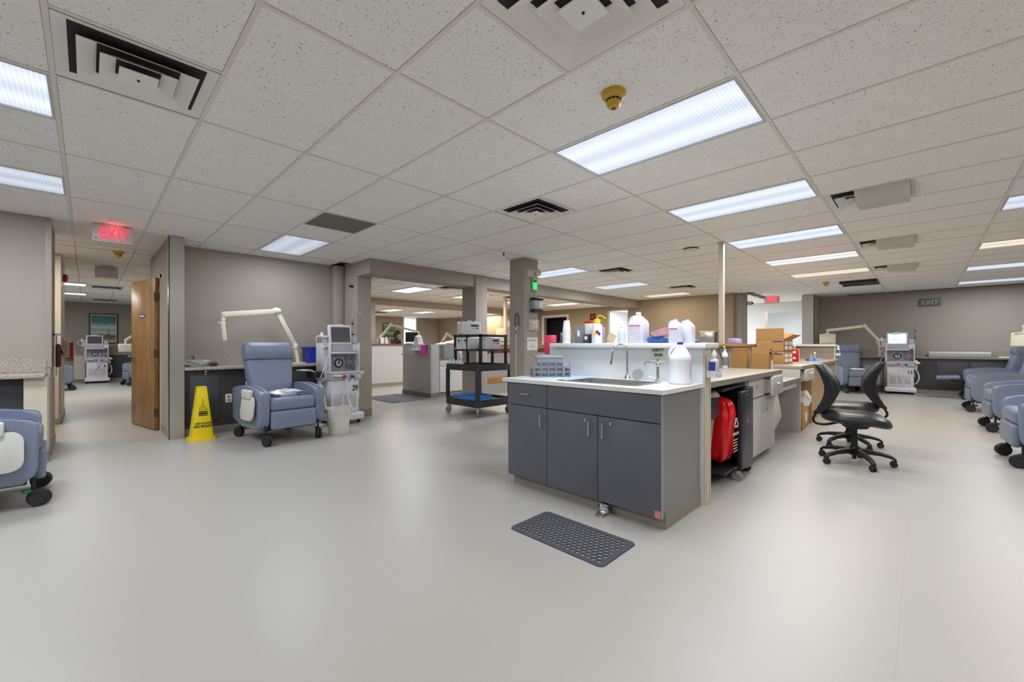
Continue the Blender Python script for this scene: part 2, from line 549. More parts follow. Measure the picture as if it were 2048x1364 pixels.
# plain ceilings of the rooms beyond
pc = MB()
pc.box((-4.2, 8.07, ZC), (0.72, 24, ZC + 0.015)).box((0.72, 8.07, ZC), (3.24, 24, ZC + 0.015)).box((3.13, 6.6, ZC), (20, 24, ZC + 0.015)).box((12.0, 3.4, ZC), (20, 6.6, ZC + 0.015)).box((14.6, 1.5, ZC), (20, 3.4, ZC + 0.015)).box((-0.6, 7.4, ZC), (0.72, 8.07, ZC + 0.012))
pc.obj('plain_ceiling', M_tile, cei, 0)
rr = MB()
for k in range(0, 26):
    x = 3.6 + 0.61 * k
    rr.box((x - 0.006, 6.6, ZC - 0.003), (x + 0.006, 18.3, ZC + 0.002))
for k in range(0, 10):
    y = 7.2 + 1.22 * k
    rr.box((3.4, y - 0.006, ZC - 0.003), (19, y + 0.006, ZC + 0.002))
    if y > 8:
        rr.box((-4, y - 0.008, ZC - 0.003), (3.2, y + 0.008, ZC + 0.002))
for k in range(-5, 5):
    x = 0.487 + 0.61 * k
    rr.box((x - 0.006, 8.07, ZC - 0.003), (x + 0.006, 19.3, ZC + 0.002))
rr.obj('thin_runner', mat('grey_runner', (176, 170, 162), 0.5), cei, 0)

# ---------------------------------------------------------------- ceiling lights
def lensmat(name, tint, along, k=1.0):
    """prismatic lens over two fluorescent tubes"""
    m = bpy.data.materials.new(name)
    m.use_nodes = True
    nt = m.node_tree
    for n in list(nt.nodes): nt.nodes.remove(n)
    out = nt.nodes.new('ShaderNodeOutputMaterial')
    em = nt.nodes.new('ShaderNodeEmission')
    tc = nt.nodes.new('ShaderNodeTexCoord')
    sep = nt.nodes.new('ShaderNodeSeparateXYZ')
    nt.links.new(tc.outputs['Generated'], sep.inputs[0])
    def math_(op, a, b=None):
        n = nt.nodes.new('ShaderNodeMath'); n.operation = op
        for i, v in enumerate((a, b)):
            if v is None: continue
            if isinstance(v, (int, float)): n.inputs[i].default_value = v
            else: nt.links.new(v, n.inputs[i])
        return n.outputs[0]
    acr = sep.outputs['X'] if along == 'y' else sep.outputs['Y']
    lon = sep.outputs['Y'] if along == 'y' else sep.outputs['X']
    # two tubes: bright bands across the width
    c = math_('COSINE', math_('MULTIPLY', acr, 4 * PI))
    band = math_('ADD', math_('MULTIPLY', c, -0.10), 0.88)
    pr = math_('ADD', math_('MULTIPLY', math_('SINE', math_('MULTIPLY', lon, 2 * PI * 60)), 0.07), 1.0)
    pr2 = math_('ADD', math_('MULTIPLY', math_('SINE', math_('MULTIPLY', acr, 2 * PI * 30)), 0.04), 1.0)
    s = math_('MULTIPLY', math_('MULTIPLY', band, pr), pr2)
    s = math_('MULTIPLY', s, LENS * k)
    em.inputs['Color'].default_value = (tint[0] * 0.96, tint[1] * 0.98, tint[2] * 1.04, 1)
    nt.links.new(s, em.inputs['Strength'])
    nt.links.new(em.outputs[0], out.inputs['Surface'])
    return m
LM = {}
def lens_for(tint, along, k=1.0):
    key = (tint, along, k)
    if key not in LM: LM[key] = lensmat('prismatic_lens', tint, along, k)
    return LM[key]
M_frame = mat('light_frame', (196, 198, 204), 0.35, 0.3)
frame_cache = {}
def ceiling_light(x0, x1, y0, y1, tint, label, power=1.0, lit=1.0, drop=0.0):
    cx, cy = (x0 + x1) / 2, (y0 + y1) / 2
    g = 0.011
    w2, l2 = (x1 - x0) / 2 - g, (y1 - y0) / 2 - g
    t = thing('ceiling_light', label, 'ceiling light', (cx, cy, ZC - drop), 0, 'fluorescent ceiling lights')
    along = 'y' if l2 > w2 else 'x'
    f = 0.014
    fr = MB()
    fr.box((-w2, -l2, -0.006), (-w2 + f, l2, 0.02)).box((w2 - f, -l2, -0.006), (w2, l2, 0.02)).box((-w2 + f, -l2, -0.006), (w2 - f, -l2 + f, 0.02)).box((-w2 + f, l2 - f, -0.006), (w2 - f, l2, 0.02))
    fr.obj('frame', M_frame, t, 0)
    MB().box((-w2 + f, -l2 + f, 0.004), (w2 - f, l2 - f, 0.018)).obj('lens', lens_for(tint, along, lit), t, 0)
    ld = bpy.data.lights.new('fluorescent_tube', 'AREA')
    ld.shape = 'RECTANGLE'
    ld.size, ld.size_y = 2 * w2 - 0.06, 2 * l2 - 0.06
    ld.energy = LAMP * power * (w2 * l2 * 4 / 0.72)
    ld.color = tint
    lo = bpy.data.objects.new('fluorescent_tube', ld)
    C.objects.link(lo)
    lo.parent = t
    lo.location = (0, 0, -0.012)
    return t
place = {(0, 0): 'bright two by four prismatic ceiling light beside the yellow smoke detector', (3, 0): 'cool white ceiling light, next along from the detector light',
         (6, 0): 'ceiling light whose edge meets the cream service pole', (9, 0): 'ceiling light two bays past the service pole', (12, 0): 'warm white ceiling light three bays past the service pole',
         (-6, 0): 'prismatic ceiling light two bays before the detector light',
         (6, -2): 'ceiling light over the recliner row nearest the first olive grey recliner', (10, -2): 'warm ceiling light over the middle of the recliner row',
         (14, -2): 'cool ceiling light over the recliner with raised footrest', (18, -2): 'ceiling light touching the end wall over the recliner row',
         (2, -2): 'ceiling light over the near end of the recliner row', (-2, -2): 'ceiling light past the near end of the recliner row', (-6, -2): 'ceiling light by the long wall near the corner',
         (-1, 4): 'dim stained ceiling light above the slate blue recliner bay', (6, 3): 'ceiling light just past the square column with the green light',
         (10, 3): 'ceiling light between soffit and service pole', (14, 3): 'warm ceiling light close to the tan back wall'}
PW = {(-1, 4): (0.5, 0.55), (6, 3): (1.2, 0.75), (10, 3): (1.1, 0.75), (0, 0): (0.95, 0.85), (3, 0): (0.8, 0.8), (6, 0): (0.75, 0.8), (9, 0): (0.75, 0.8), (12, 0): (0.75, 0.8), (6, -2): (0.65, 0.7), (10, -2): (0.65, 0.8), (14, -2): (0.65, 0.75), (18, -2): (0.65, 0.7), (14, 3): (0.35, 0.8), (-6, 0): (0.45, 1), (2, -2): (0.5, 1), (-2, -2): (0.45, 1), (-6, -2): (0.45, 1)}
for i, j, c in LIGHTS:
    p = PW.get((i, j), (1, 1))
    ceiling_light(*cell(i, j), c, place[(i, j)], p[0], p[1])
for n, (i, j, h, c) in enumerate(XLIGHTS):
    x0, _, y0, y1 = cell(i, j, h)
    ceiling_light(x0, cell(i + 1, j, h)[1], y0, y1, c, 'crosswise ceiling light %s' % ('beside the square air diffuser above the hallway approach' if n == 0 else 'in front of the hallway exit sign'), 1.05, 0.85 if n == 0 else 0.62)
for x, y, c, l in [(5.35, 8.45, COOL, 'bright ceiling light over the grey nurse station end panel'), (7.25, 8.45, WARM, 'warm ceiling light behind the soffit column'),
                   (9.3, 8.45, WARM, 'warm ceiling light behind the square column'), (10.9, 8.0, WARM, 'warm ceiling light near the dark nurse station doorway'),
                   (8.1, 14.3, WARM, 'ceiling light over the far side of the nurse station'), (9.6, 14.3, COOL, 'cool ceiling light near the first daylit window'), (5.5, 13.0, WARM, 'ceiling light past the second soffit'),
                   (12.3, 13.5, WARM, 'ceiling light past the second soffit near the second window')]:
    ceiling_light(x, x + 0.6, y, y + 1.2, c, l, 1.2, 1.25, 0.012)
for x, y, c, l, p in [(-1.55, 8.0, NEUT, 'bright ceiling light in the side passage off the hallway', 1.0), (-1.2, 13.3, NEUT, 'ceiling light in the far hallway room, first past the pier', 1.2), (-1.2, 15.8, COOL, 'ceiling light in the far hallway room near the picture wall', 1.2), (1.3, 13.3, NEUT, 'ceiling light in the far room hidden past the wooden door', 1.2)]:
    ceiling_light(x, x + 1.2, y, y + 0.6, c, l, p, 1.25, 0.012)
for x, y, l in [(14.2, 6.9, 'light in the bright room past the doorway'), (16.6, 2.6, 'long light in the room beyond the exit passage'), (13.0, 4.3, 'light over the exit passage')]:
    ceiling_light(x, x + 0.6, y, y + 1.2, (0.94, 0.97, 1.0), l, 3.2 if x < 16 else 2.5, 1.3, 0.012)

# ================================================================ ceiling fixtures
M_vent = mat('white_diffuser_enamel', (236, 234, 229), 0.45, var=0.06, scale=5)
M_duct_shade = mat('duct_throat_shade', (52, 48, 44), 0.9)  # dark colour paints the shade seen between the louvers
def diffuser_parts(t):
    s = 0.293
    MB().box((-s + 0.03, -s + 0.03, 0.012), (s - 0.03, s - 0.03, 0.014)).obj('duct_throat', M_duct_shade, t, 0)
    def frame(o, i, z0, z1):
        b = MB()
        ro = b.ring([Vector((x * o, y * o, z0)) for x, y in ((1, 1), (-1, 1), (-1, -1), (1, -1))])
        ri = b.ring([Vector((x * i, y * i, z1)) for x, y in ((1, 1), (-1, 1), (-1, -1), (1, -1))])
        ru = b.ring([Vector((x * i, y * i, z1 + 0.003)) for x, y in ((1, 1), (-1, 1), (-1, -1), (1, -1))])
        rv = b.ring([Vector((x * o, y * o, z0 + 0.003)) for x, y in ((1, 1), (-1, 1), (-1, -1), (1, -1))])
        b.bridge(ro, ri); b.bridge(ri, ru); b.bridge(ru, rv); b.bridge(rv, ro)
        return b
    frame(s, s - 0.047, -0.002, 0.010).obj('outer_frame', M_vent, t, 0)
    frame(0.218, 0.152, -0.030, 0.006).obj('louver', M_vent, t, 0)
    frame(0.142, 0.084, -0.032, 0.004).obj('louver', M_vent, t, 0)
    MB().box((-0.074, -0.074, -0.034), (0.074, 0.074, -0.028)).obj('centre_plate', M_vent, t, 0)
    MB().cyl((0, 0, -0.040), (0, 0, -0.034), 0.006).obj('screw', M_black, t)
LBL = ['square white ceiling diffuser on the hallway side of the ceiling', 'large square white diffuser next to the yellow smoke detector', 'green tinted square diffuser in front of the square column',
       'square diffuser with plastic air deflector, first along the recliner row', 'square diffuser with plastic air deflector, middle of the row', 'square diffuser with plastic air deflector, last before the end wall',
       'square diffuser beside the round sensor near the service pole', 'square diffuser seen behind the service pole', 'square diffuser above the red passage exit sign']
M_defl = mat('frosted_plastic_deflector', (214, 210, 204), 0.3, alpha=0.75)
vp = None
for n, (i, j, h, k) in enumerate(VENTS):
    x0, x1, y0, y1 = cell(i, j, h)
    if vp is None:
        t = vp = thing('ceiling_diffuser', LBL[n], 'air vent', ((x0 + x1) / 2, (y0 + y1) / 2, ZC), 0, 'square ceiling diffusers')
        diffuser_parts(vp)
    else:
        t = dup(vp, LBL[n], ((x0 + x1) / 2, (y0 + y1) / 2, ZC), 0)
    if k:
        d = MB()
        a = d.ring([Vector((x, -0.29 + 0.0, z)) for x, z in ((-0.30, -0.005), (-0.26, -0.03), (-0.1, -0.07), (0.12, -0.085), (0.28, -0.05))])
        b = d.ring([Vector((x, 0.07, z)) for x, z in ((-0.30, -0.005), (-0.26, -0.03), (-0.1, -0.06), (0.12, -0.075), (0.28, -0.05))])
        a2 = d.ring([v.co + Vector((0, 0, 0.002)) for v in a]); b2 = d.ring([v.co + Vector((0, 0, 0.002)) for v in b])
        d.bridge(a, b, False); d.bridge(a2, b2, False)
        d.obj('air_deflector', M_defl, t, label='curved translucent plastic deflector')
# nurse-station diffusers
for x, y, l in [(6.15, 8.05, 'dark square diffuser over the nurse station beside the soffit column'), (8.6, 8.3, 'dark square diffuser over the nurse station behind the rear column'), (10.6, 7.2, 'dark square diffuser under the soffit by the dark doorway'),
                (0.33, 13.9, 'dark square diffuser in the far hallway room'), (0.38, 17.8, 'dark square diffuser close to the picture wall'), (8.6, 16.3, 'small dark diffuser above the second picture')]:
    t = dup(vp, l, (x, y, ZC - 0.016), 0)

t = thing('return_grille', 'flat grey return air panel set in the ceiling', 'air vent', (0, 0, 0))
x0, x1, y0, y1 = cell(-1, 3, 'a')
MB().box((x0 + G, y0 + G, ZC - 0.001), (x1 - G, y1 - G, ZC + 0.012)).obj('panel', mat('grey_return_panel', (116, 114, 108), 0.7), t, 0)
MB().box((x0 + 0.008, y0 + 0.008, ZC - 0.004), (x1 - 0.008, y0 + 0.018, ZC)).obj('rim', M_tbar, t, 0)
MB().box((x0 + 0.008, y1 - 0.018, ZC - 0.004), (x1 - 0.008, y1 - 0.008, ZC)).obj('rim', M_tbar, t, 0)
t = thing('ceiling_speaker_panel', 'dark open ceiling panel near the end wall', 'ceiling panel', (11.75, 0.98, ZC))
MB().box((-0.30, -0.29, -0.05), (0.30, 0.29, -0.004)).obj('box', mat('dark_bronze', (58, 52, 42), 0.6), t)
for q in (-0.32, 0.28):
    MB().box((q, -0.31, -0.055), (q + 0.04, 0.31, -0.002)).obj('rim', mat('dark_bronze2', (40, 36, 30), 0.5), t)

M_det = mat('aged_yellow_plastic', (206, 168, 56), 0.4, var=0.06)
def smoke(loc, label):
    t = thing('smoke_detector', label, 'smoke detector', loc, 0, 'yellowed smoke detectors')
    MB().lathe([(0.064, 0), (0.066, -0.012), (0.062, -0.026), (0.050, -0.034), (0.042, -0.040)], n=32).obj('base', M_det, t)
    MB().lathe([(0.040, -0.038), (0.040, -0.052), (0.038, -0.070), (0.028, -0.082), (0.012, -0.086)], n=32).obj('chamber', M_det, t)
    sl = MB()
    for k in range(12):
        a = 2 * PI * k / 12
        sl.box((-0.007, 0.0385, -0.052), (0.007, 0.0415, -0.042), M=Matrix.Rotation(a, 4, 'Z'))
    sl.obj('smoke_slot', M_ink, t)
    MB().cyl((0, 0, -0.090), (0, 0, -0.084), 0.012).obj('sensor_tip', mat('brown_tip', (96, 62, 34), 0.5), t)
    return t
s0 = smoke((2.01, 1.20, ZC), 'yellowed smoke detector next to the brightest ceiling light')
dup(s0, 'yellowed smoke detector on the hallway ceiling behind the exit sign', (0.32, 8.43, ZC), 0)
dup(s0, 'yellowed smoke detector beside the dark ceiling panel', (11.3, 1.5, ZC), 0)
# round occupancy sensor and two sprinkler heads
t = thing('round_sensor', 'small dark rimmed round ceiling sensor by a diffuser', 'sensor', (6.02, 2.35, ZC))
MB().lathe([(0.09, 0), (0.09, -0.02), (0.07, -0.045), (0.02, -0.05)], n=28).obj('dome', M_plwhite, t)
MB().lathe([(0.10, -0.001), (0.10, -0.012), (0.088, -0.014)], n=28).obj('rim', M_black, t)
t = thing('sprinkler_head', 'tiny dark sprinkler head in front of the square column', 'sprinkler', (4.35, 4.45, ZC))
MB().cyl((0, 0, 0), (0, 0, -0.05), 0.008).obj('stem', M_black, t); MB().lathe([(0.02, -0.004), (0.02, 0)], n=12).obj('escutcheon', M_black, t)

# ---------------------------------------------------------------- exit signs
M_exitred = mat('lit_red_letters', (255, 60, 80), 0.4, emit=(255, 40, 66), estr=1.6)
M_exitbody = mat('exit_sign_body', (200, 192, 192), 0.4)
def exit_sign(loc, rz, label, w=0.34, h=0.19, lit=True, group='red exit signs'):
    t = thing('exit_sign', label, 'exit sign', loc, rz, group if lit else None)
    MB().box((-w / 2, -0.025, -h - 0.02), (w / 2, 0.025, -0.02), 0.008).obj('housing', M_exitbody, t)
    MB().box((-0.09, -0.03, -0.022), (0.09, 0.03, 0.0), 0.006).obj('canopy', M_exitbody, t)
    if lit:
        text('EXIT', h * 0.98, M_exitred, t, (0.01, -0.0275, -h / 2 - 0.02), FRONT, sx=w / 0.50 * 0.92 / (h / 0.19), bold=0.003, ext=0.002)
        MB().cyl((-w / 2 + 0.03, -0.030, -h + 0.02), (-w / 2 + 0.03, -0.024, -h + 0.02), 0.006).obj('test_button', M_black, t)
        ld = bpy.data.lights.new('red_lamp', 'POINT'); ld.energy = 0.12; ld.color = (1, 0.08, 0.10); ld.shadow_soft_size = 0.03
        lo = bpy.data.objects.new('red_lamp', ld); C.objects.link(lo); lo.parent = t; lo.location = (0.02, -0.07, -0.06)
    return t
exit_sign((0.205, 6.62, ZC), 0, 'red lit exit sign hanging at the mouth of the hallway')
exit_sign((13.4, 3.0, ZC), R(-90), 'red lit exit sign hanging before the pale passage', 0.36, 0.2)
exit_sign((0.235, 10.1, ZC), 0, 'blank grey back of an exit sign hanging deeper in the hallway', 0.29, 0.19, lit=False)
t = thing('unlit_exit_sign', 'unlit grey green exit sign mounted high on the end wall', 'exit sign', (14.745, -0.13, 2.25), R(-90))
MB().box((-0.19, -0.03, -0.09), (0.19, 0.0, 0.09), 0.006).obj('housing', mat('grey_green_sign', (92, 110, 98), 0.5), t)
text('EXIT', 0.15, mat('pale_letters', (160, 172, 160), 0.5), t, (0, -0.032, 0), FRONT, bold=0.002)

# ================================================================ wing walls and counters of the hallway bay
tag(MB().box((-6, 6.70, 0.902), (-0.31, 6.719, 1.05)).obj('trim_1', M_granite), 'speckled backsplash strip on the taupe wall by the hallway', 'backsplash', None, 'structure')
lc = thing('counter_left_bay', 'speckled counter with dark front panel and cream end panel by the hallway', 'counter', (0, 0, 0))
MB().box((-6, 6.24, 0.86), (-0.30, 6.72, 0.90), 0.008).obj('countertop', M_granite, lc)
MB().box((-6, 6.36, 0.10), (-0.44, 6.40, 0.86)).obj('front_panel', M_darkpanel, lc)
MB().box((-0.44, 6.30, 0.10), (-0.285, 6.719, 0.86)).obj('end_panel', M_cream, lc)
MB().box((-6, 6.40, 0.0), (-0.30, 6.70, 0.10)).box((-0.44, 6.32, 0), (-0.278, 6.715, 0.10)).box((-0.28, 6.72, 0), (-0.272, 7.6, 0.10)).obj('cove_base', M_cove, lc)
MB().box((-0.285, 6.71, 0.95), (-0.272, 6.80, ZC - 0.01)).box((-0.32, 6.712, 0.95), (-0.275, 6.72, ZC - 0.01)).obj('corner_guard', mat('beige_guard', (158, 150, 138), 0.4), lc)
t = thing('wall_hook_rack', 'chrome wall bracket with a hanging dark bag at the hallway corner', 'wall rack', (-0.27, 7.25, 0))
MB().box((0, -0.25, 1.30), (0.06, 0.25, 1.32)).box((0, -0.25, 0.82), (0.012, -0.235, 1.32)).box((0, 0.235, 0.82), (0.012, 0.25, 1.32)).obj('bracket', M_chrome, t)
MB().box((0.01, -0.12, 0.93), (0.05, 0.12, 1.20), 0.02).obj('hanging_bag', mat('maroon_cloth', (74, 34, 32), 0.8), t)
MB().tube([(0.03, -0.08, 1.2), (0.06, -0.05, 1.1), (0.07, 0.05, 1.08)], 0.012, 8, 4).obj('strap', M_black, t)
t = thing('pier_shelf', 'cream lower cladding and clear dispenser on the hallway pier', 'wall panel', (-0.3, 9.2, 0))
MB().box((-0.9, -0.02, 0.10), (0.0, 0.048, 0.92)).obj('cladding', M_cream, t)
MB().box((0.022, 0.05, 0.0), (0.03, 1.45, 0.1)).obj('cove_base', M_cove, t)
MB().box((0.022, 0.3, 1.0), (0.10, 0.7, 1.30), 0.01).obj('clear_holder', mat('clear_acrylic', (228, 232, 232), 0.08, trans=0.6, alpha=0.6), t)
t = thing('fire_alarm_strobe', 'small red fire alarm strobe high on the hallway pier', 'fire alarm', (-0.28, 10.0, 2.28))
MB().box((0, -0.06, -0.06), (0.05, 0.06, 0.06), 0.008).obj('body', M_red, t)
MB().box((0.05, -0.03, -0.03), (0.065, 0.03, 0.03), 0.004).obj('lens', M_plwhite, t)
t = thing('red_glove_box', 'red wall box on the hallway pier above the recliner arm', 'wall box', (-0.27, 10.55, 0.98))
MB().box((0, -0.10, 0), (0.10, 0.10, 0.26), 0.01).obj('body', M_red, t); MB().box((0.100, -0.05, 0.08), (0.103, 0.05, 0.18)).obj('label_patch', M_paper, t)

# ---------------------------------------------------------------- wooden door ajar
def woodmat(name, col, col2, axis_scale):
    m = mat(name, col, 0.35)
    nt = m.node_tree; b = nt.nodes['Principled BSDF']
    tc = [n for n in nt.nodes if n.type == 'TEX_COORD'][0]
    mp = nt.nodes.new('ShaderNodeMapping'); mp.inputs['Scale'].default_value = axis_scale
    wv = nt.nodes.new('ShaderNodeTexNoise'); wv.inputs['Scale'].default_value = 3.0; wv.inputs['Detail'].default_value = 6; wv.inputs['Distortion'].default_value = 1.2
    rp = nt.nodes.new('ShaderNodeValToRGB'); rp.color_ramp.elements[0].color = lin(col2); rp.color_ramp.elements[1].color = lin(col)
    rp.color_ramp.elements[0].position = 0.35; rp.color_ramp.elements[1].position = 0.62
    nt.links.new(tc.outputs['Object'], mp.inputs[0]); nt.links.new(mp.outputs[0], wv.inputs['Vector'])
    nt.links.new(wv.outputs['Fac'], rp.inputs[0]); nt.links.new(rp.outputs[0], b.inputs['Base Color'])
    return m
M_door = woodmat('birch_door_veneer', (158, 118, 72), (128, 90, 50), (2.0, 6.0, 0.7))
dr = thing('door_1', 'tall birch veneer door standing ajar in the hallway', 'door', (0.70, 7.60, 0), R(12), kind='structure')
lf = MB().box((-0.045, 0.0, 0.012), (0.0, 0.92, 2.13), 0.003).obj('leaf', M_door, dr)
for z in (0.25, 1.07, 1.86):
    MB().box((-0.052, -0.012, z - 0.05), (0.004, 0.008, z + 0.05)).cyl((-0.05, -0.006, z - 0.06), (-0.05, -0.006, z + 0.06), 0.009, n=10).obj('hinge', mat('dark_hinge', (104, 92, 74), 0.4, 0.7), dr)
MB().cyl((-0.045, 0.85, 1.02), (-0.10, 0.85, 1.02), 0.012).tube([(-0.10, 0.85, 1.02), (-0.105, 0.80, 1.02), (-0.105, 0.74, 1.02)], 0.011).lathe([(0.032, 0), (0.032, 0.01)], M=Matrix.Translation((-0.045, 0.85, 1.02)) @ Matrix.Rotation(R(-90), 4, 'Y')).obj('lever_handle', M_steel, dr)
sg = MB().box((-0.050, 0.36, 1.58), (-0.045, 0.56, 1.63)).obj('door_sign', M_blue, dr)
MB().box((-0.0508, 0.38, 1.598), (-0.050, 0.54, 1.614)).obj('sign_print', M_paper, dr)

# ================================================================ station 29 counter
tag(MB().box((1.05, 7.27, 0.902), (2.94, 7.298, 1.045)).obj('trim_2', M_granite), 'speckled backsplash strip in the recliner bay', 'backsplash', None, 'structure')
ct = thing('counter_bay', 'speckled counter with dark hinged front panels behind the slate blue recliner', 'counter', (0, 0, 0))
MB().box((0.865, 6.72, 0.86), (3.105, 7.298, 0.90), 0.008).obj('countertop', M_granite, ct)
MB().box((0.868, 6.80, 0.10), (3.105, 6.84, 0.86)).obj('front_panel', M_darkpanel, ct)
for a, b in ((0.93, 1.26), (2.05, 2.50)):
    MB().box((a, 6.788, 0.18), (b, 6.80, 0.80), 0.003).obj('access_panel', mat('dark_access_panel', (70, 69, 71), 0.5), ct)
MB().box((0.868, 6.792, 0.0), (3.105, 6.84, 0.10)).obj('cove_base', M_cove, ct)
MB().cyl((1.10, 6.80, 0.835), (1.10, 6.775, 0.835), 0.014).cyl((1.10, 6.80, 0.80), (1.10, 6.78, 0.80), 0.010).obj('panel_latch', M_steel, ct)
ot = thing('wall_outlet', 'ivory double outlet plate on the dark panel by the cone', 'outlet', (1.361, 6.80, 0.46))
MB().box((-0.038, -0.008, -0.058), (0.038, 0.0, 0.058), 0.004).obj('plate', M_ivory, ot)
for z in (-0.024, 0.024):
    MB().box((-0.017, -0.011, z - 0.016), (0.017, -0.008, z + 0.016), 0.002).box((-0.008, -0.012, z - 0.006), (-0.005, -0.0105, z + 0.006)).box((0.005, -0.012, z - 0.006), (0.008, -0.0105, z + 0.006)).obj('receptacle', mat('brown_receptacle', (150, 138, 110), 0.5), ot)
dup(ot, 'ivory outlet plate partly behind the slate blue recliner back', (1.60, 6.80, 0.62), 0)

# ================================================================ recliners
M_tray = mat('cream_grey_tray', (206, 206, 198), 0.4, var=0.02)
def caster(t, x, y, rot, r=0.062, brake=None, name='caster'):
    c = MB().cyl((x, y, r * 2.05), (x, y, 0.24), 0.012, n=10)
    Mx = Matrix.Translation((x, y, 0)) @ Matrix.Rotation(rot, 4, 'Z')
    c.box((-0.030, -0.022, r * 1.3), (0.030, 0.040, r * 2.15), 0.012, M=Mx)
    o = c.obj(name, M_black, t)
    wv = MB()
    for s in (-1, 1):
        prof = [(0.0, -0.010), (r * 0.62, -0.012), (r * 0.92, -0.012), (r, -0.006), (r, 0.006), (r * 0.92, 0.012), (r * 0.62, 0.012), (0.0, 0.010)]
        wv.lathe(prof, n=24, M=Mx @ Matrix.Translation((s * 0.017, 0.03, r)) @ Matrix.Rotation(R(90), 4, 'Y'))
    wv.obj('wheel', M_rubber, o)
    if brake:
        MB().box((-0.026, -0.055, r * 1.75), (0.026, -0.01, r * 2.2), 0.008, M=Mx).obj('brake_pedal', brake, o)
    return o

def recliner(name, label, loc, rz, footrest=False, tray=True, group=None, brake=None):
    t = thing(name, label, 'recliner', loc, rz, group)
    # arms: arched slabs
    prof = []
    for p in ([(-0.44, 0.24), (-0.455, 0.30), (-0.462, 0.585), (-0.45, 0.62), (-0.42, 0.640)] + [(-0.42 + 0.86 * k / 14, 0.640 + 0.072 * math.sin(PI * (0.10 + 0.80 * k / 14)) - 0.072 * math.sin(PI * 0.10)) for k in range(1, 15)] + [(0.455, 0.60), (0.44, 0.26), (0.40, 0.235), (0.10, 0.185), (-0.38, 0.185)]):
        prof.append(p)
    for s in (-1, 1):
        b = MB().prism(prof, 'x', s * 0.265, s * 0.385, 0.022, 3)
        b.obj('arm', M_vinyl, t)
        MB().tube([(s * 0.325, y, z + 0.002) for y, z in prof[3:19]], 0.004, 6).obj('arm_seam', M_vinyl_dk, t)
    # seat cushion
    seat = MB().box((-0.262, -0.475, 0.40), (0.262, 0.20, 0.555), 0.045, 4)
    seat.obj('seat', M_vinyl, t)
    MB().box((-0.258, -0.43, 0.20), (0.258, 0.36, 0.41), 0.01).obj('seat_base', M_vinyl_dk, t)
    if footrest:
        Mf = Matrix.Translation((0, -0.50, 0.46)) @ Matrix.Rotation(R(4), 4, 'X')
        MB().box((-0.25, -0.40, -0.03), (0.25, -0.02, 0.045), 0.028, 3, M=Mf).obj('footrest', M_vinyl, t)
        MB().tube([(-0.2, -0.40, 0.34), (-0.2, -0.60, 0.37), (-0.2, -0.72, 0.43)], 0.012).tube([(0.2, -0.40, 0.34), (0.2, -0.60, 0.37), (0.2, -0.72, 0.43)], 0.012).obj('footrest_linkage', M_black, t)
    else:
        MB().box((-0.262, -0.492, 0.185), (0.262, -0.43, 0.402), 0.022, 3).obj('footrest', M_vinyl, t)
    # back: padded, widening to the head section
    Mb = Matrix.Translation((0, 0.17, 0.50)) @ Matrix.Rotation(R(-13), 4, 'X')
    rings = []
    H = 0.735
    def sect(z, w, y0, y1):
        pts = rrect(w, y1 - y0, min(0.06, (y1 - y0) * 0.42), 5, 0, (y0 + y1) / 2)
        return [Mb @ Vector((x, y, z)) for x, y in pts]
    for z, w, y0, y1 in [(0.0, 0.50, -0.03, 0.12), (0.06, 0.515, -0.05, 0.14), (0.20, 0.52, -0.055, 0.145), (0.26, 0.53, -0.05, 0.145), (0.30, 0.55, -0.045, 0.14), (0.44, 0.565, -0.045, 0.135), (0.505, 0.57, -0.038, 0.13)]:
        rings.append(sect(z, w, y0, y1))
    MB().loft(rings).obj('backrest', M_vinyl, t)
    rings = []
    for z, w, y0, y1 in [(0.505, 0.572, -0.036, 0.13), (0.515, 0.585, -0.052, 0.135), (0.60, 0.592, -0.085, 0.14), (0.68, 0.588, -0.075, 0.14), (0.725, 0.575, -0.05, 0.125), (0.74, 0.555, -0.025, 0.10), (0.745, 0.52, 0.0, 0.08)]:
        rings.append(sect(z, w, y0, y1))
    MB().loft(rings).obj('head_cushion', M_vinyl, t)
    MB().tube([Mb @ Vector((x, y, 0.508)) for x, y in [(-0.285, 0.05), (-0.282, -0.02), (-0.25, -0.042), (0, -0.043), (0.25, -0.042), (0.282, -0.02), (0.285, 0.05)]], 0.004, 6).obj('head_seam', M_vinyl_dk, t)
    # under frame, casters
    MB().box((-0.30, -0.40, 0.165), (0.30, 0.42, 0.20), 0.006).obj('under_frame', M_black, t)
    for x, y, a in ((-0.31, -0.43, PI + 0.25), (0.31, -0.43, PI - 0.2), (-0.30, 0.40, 0.5), (0.30, 0.40, 0.1)):
        caster(t, x, y, a, brake=(brake or M_black) if y < 0 else None)
    MB().tube([(-0.15, 0.38, 0.17), (-0.20, 0.43, 0.13), (-0.24, 0.46, 0.09)], 0.010).obj('brake_lever', M_red, t)
    if tray:
        # folded side tray hung on the sitter's right arm
        for s in ((-1,) if tray is True else tray):
            tp = [(y, z) for y, z in rrect(0.38, 0.28, 0.07, 5, -0.18, 0.44)]
            Mt = Matrix.Translation((s * 0.425, -0.02, 0.42)) @ Matrix.Rotation(s * R(-6), 4, 'Y') @ Matrix.Translation((0, 0, -0.42))
            MB().prism(tp, 'x', -0.011, 0.011, 0.006, 2, M=Mt).obj('side_tray', M_tray, t, label='folded cream side tray')
            MB().box((s * 0.386, -0.30, 0.55), (s * 0.448, -0.06, 0.655), 0.018, 3).obj('tray_bracket', M_tray, t)
    return t

